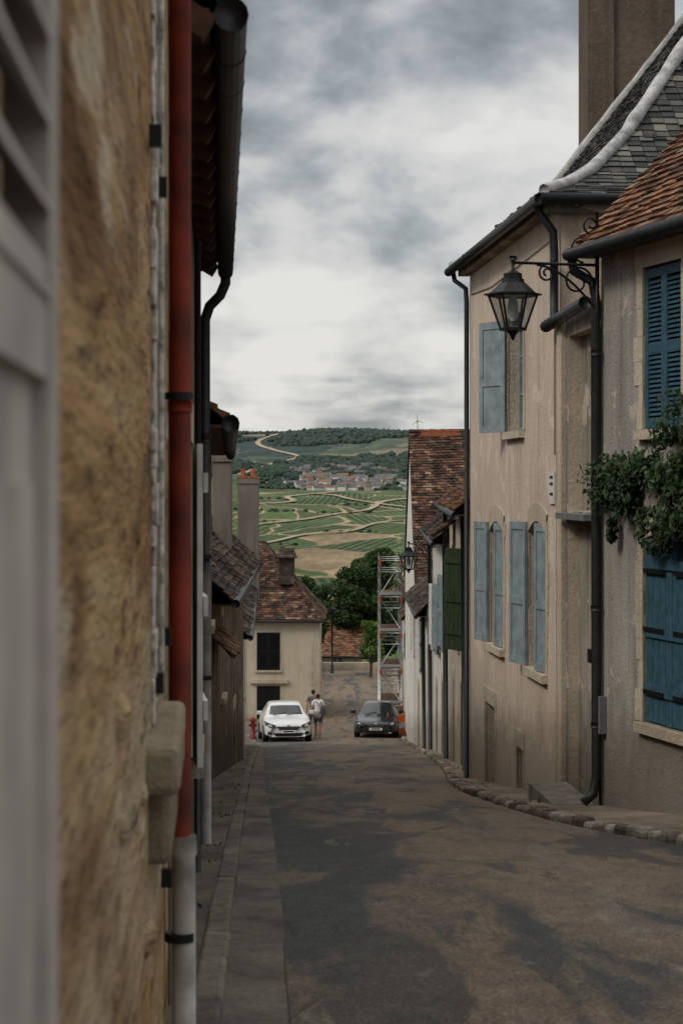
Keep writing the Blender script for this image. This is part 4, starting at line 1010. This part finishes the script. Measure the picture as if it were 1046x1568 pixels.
# ------------------------------------------------------------ world
w=bpy.data.worlds.new('World'); scene.world=w; w.use_nodes=True; nt=w.node_tree; nd=nt.nodes; lk=nt.links
try: w.cycles.sampling_method='MANUAL'; w.cycles.sample_map_resolution=256
except Exception: pass
for n in list(nd): nd.remove(n)
SE,SA=math.radians(42),math.radians(238)
sky=nd.new('ShaderNodeTexSky'); sky.sky_type='NISHITA'; sky.sun_disc=False; sky.sun_elevation=SE; sky.sun_rotation=SA
bg1=nd.new('ShaderNodeBackground'); bg1.inputs[1].default_value=.11; lk.new(sky.outputs[0],bg1.inputs[0])
tc=nd.new('ShaderNodeTexCoord'); sp=nd.new('ShaderNodeSeparateXYZ'); lk.new(tc.outputs['Generated'],sp.inputs[0])
def mth(op,a,b=0,cl=False):
    n=nd.new('ShaderNodeMath'); n.operation=op; n.use_clamp=cl
    for k,v in ((0,a),(1,b)):
        if isinstance(v,(int,float)): n.inputs[k].default_value=v
        else: lk.new(v,n.inputs[k])
    return n.outputs[0]
zc=mth('MAXIMUM',sp.outputs[2],0)
def nz(vec,s,d,r,dist=0,off=(0,0,0),sc=(1,1,1)):
    mp=nd.new('ShaderNodeMapping'); mp.inputs['Location'].default_value=off; mp.inputs['Scale'].default_value=sc; lk.new(vec,mp.inputs[0])
    n=nd.new('ShaderNodeTexNoise'); n.inputs['Scale'].default_value=s; n.inputs['Detail'].default_value=d; n.inputs['Roughness'].default_value=r; n.inputs['Distortion'].default_value=dist
    lk.new(mp.outputs[0],n.inputs['Vector']); return n.outputs['Fac']
den=mth('ADD',zc,.10)
cx=nd.new('ShaderNodeCombineXYZ'); lk.new(mth('DIVIDE',sp.outputs[0],den),cx.inputs[0]); lk.new(mth('MULTIPLY',mth('DIVIDE',sp.outputs[1],den),.6),cx.inputs[1])
nb=nz(cx.outputs[0],2.6,6,.5,.3,(3.1,1.7,0))
nc1=nz(tc.outputs['Generated'],7.5,7,.52,.25,(1.3,0,.4),(1,1,1.7)); nc2=nz(tc.outputs['Generated'],19,6,.55,.3,(0,4,2),(1,1,1.7))
def rmp(f,stops):
    n=nd.new('ShaderNodeValToRGB'); e=n.color_ramp.elements
    while len(e)<len(stops): e.new(.5)
    for i,(p,c) in enumerate(stops): e[i].position=p; e[i].color=(c,c,c,1) if not isinstance(c,tuple) else (*c,1)
    lk.new(f,n.inputs[0]); return n.outputs[0]
el=rmp(zc,[(0,.55),(.05,.48),(.10,.50),(.145,.62),(.185,.60),(.23,.27),(.5,.6),(1,.8)])
el.node.color_ramp.interpolation='B_SPLINE'
lo=rmp(zc,[(.02,1),(.13,.35)])
v=mth('ADD',mth('MULTIPLY',mth('MULTIPLY',mth('SUBTRACT',nb,.5),1.7),lo),el)
v=mth('ADD',v,mth('MULTIPLY',mth('SUBTRACT',nc1,.5),2.3)); v=mth('ADD',v,mth('MULTIPLY',mth('SUBTRACT',nc2,.5),.85))
col=rmp(v,[(.10,(.20,.213,.222)),(.34,(.32,.34,.352)),(.50,(.44,.46,.468)),(.66,(.62,.615,.60)),(.95,(.80,.78,.745))])
bg2=nd.new('ShaderNodeBackground'); lk.new(col,bg2.inputs[0])
bst=mth('ADD',1.0,rmp(zc,[(.26,0),(.7,.9),(1,1)])); lk.new(bst,bg2.inputs[1])
mx=nd.new('ShaderNodeMixShader'); mx.inputs[0].default_value=.9; lk.new(bg1.outputs[0],mx.inputs[1]); lk.new(bg2.outputs[0],mx.inputs[2])
out=nd.new('ShaderNodeOutputWorld'); lk.new(mx.outputs[0],out.inputs[0])
sn=bpy.data.lights.new('sun','SUN'); sn.energy=1.5; sn.angle=math.radians(14); sn.color=(1,.93,.84); so=bpy.data.objects.new('sun',sn); scene.collection.objects.link(so)
dirv=V((math.sin(SA)*math.cos(SE),math.cos(SA)*math.cos(SE),math.sin(SE))); so.rotation_euler=dirv.to_track_quat('Z','Y').to_euler(); so.location=dirv*50

# ------------------------------------------------------------ camera
cam=bpy.data.cameras.new('camera'); co=bpy.data.objects.new('camera',cam); scene.collection.objects.link(co); scene.camera=co
cam.sensor_fit='VERTICAL'; cam.sensor_height=36; cam.sensor_width=24; cam.lens=3000/1568*36; cam.shift_y=-44/1568
co.rotation_euler=(math.radians(90),0,0); co.location=(0,0,0); cam.clip_start=.05; cam.clip_end=30000
cam.dof.use_dof=True; cam.dof.focus_distance=32; cam.dof.aperture_fstop=8
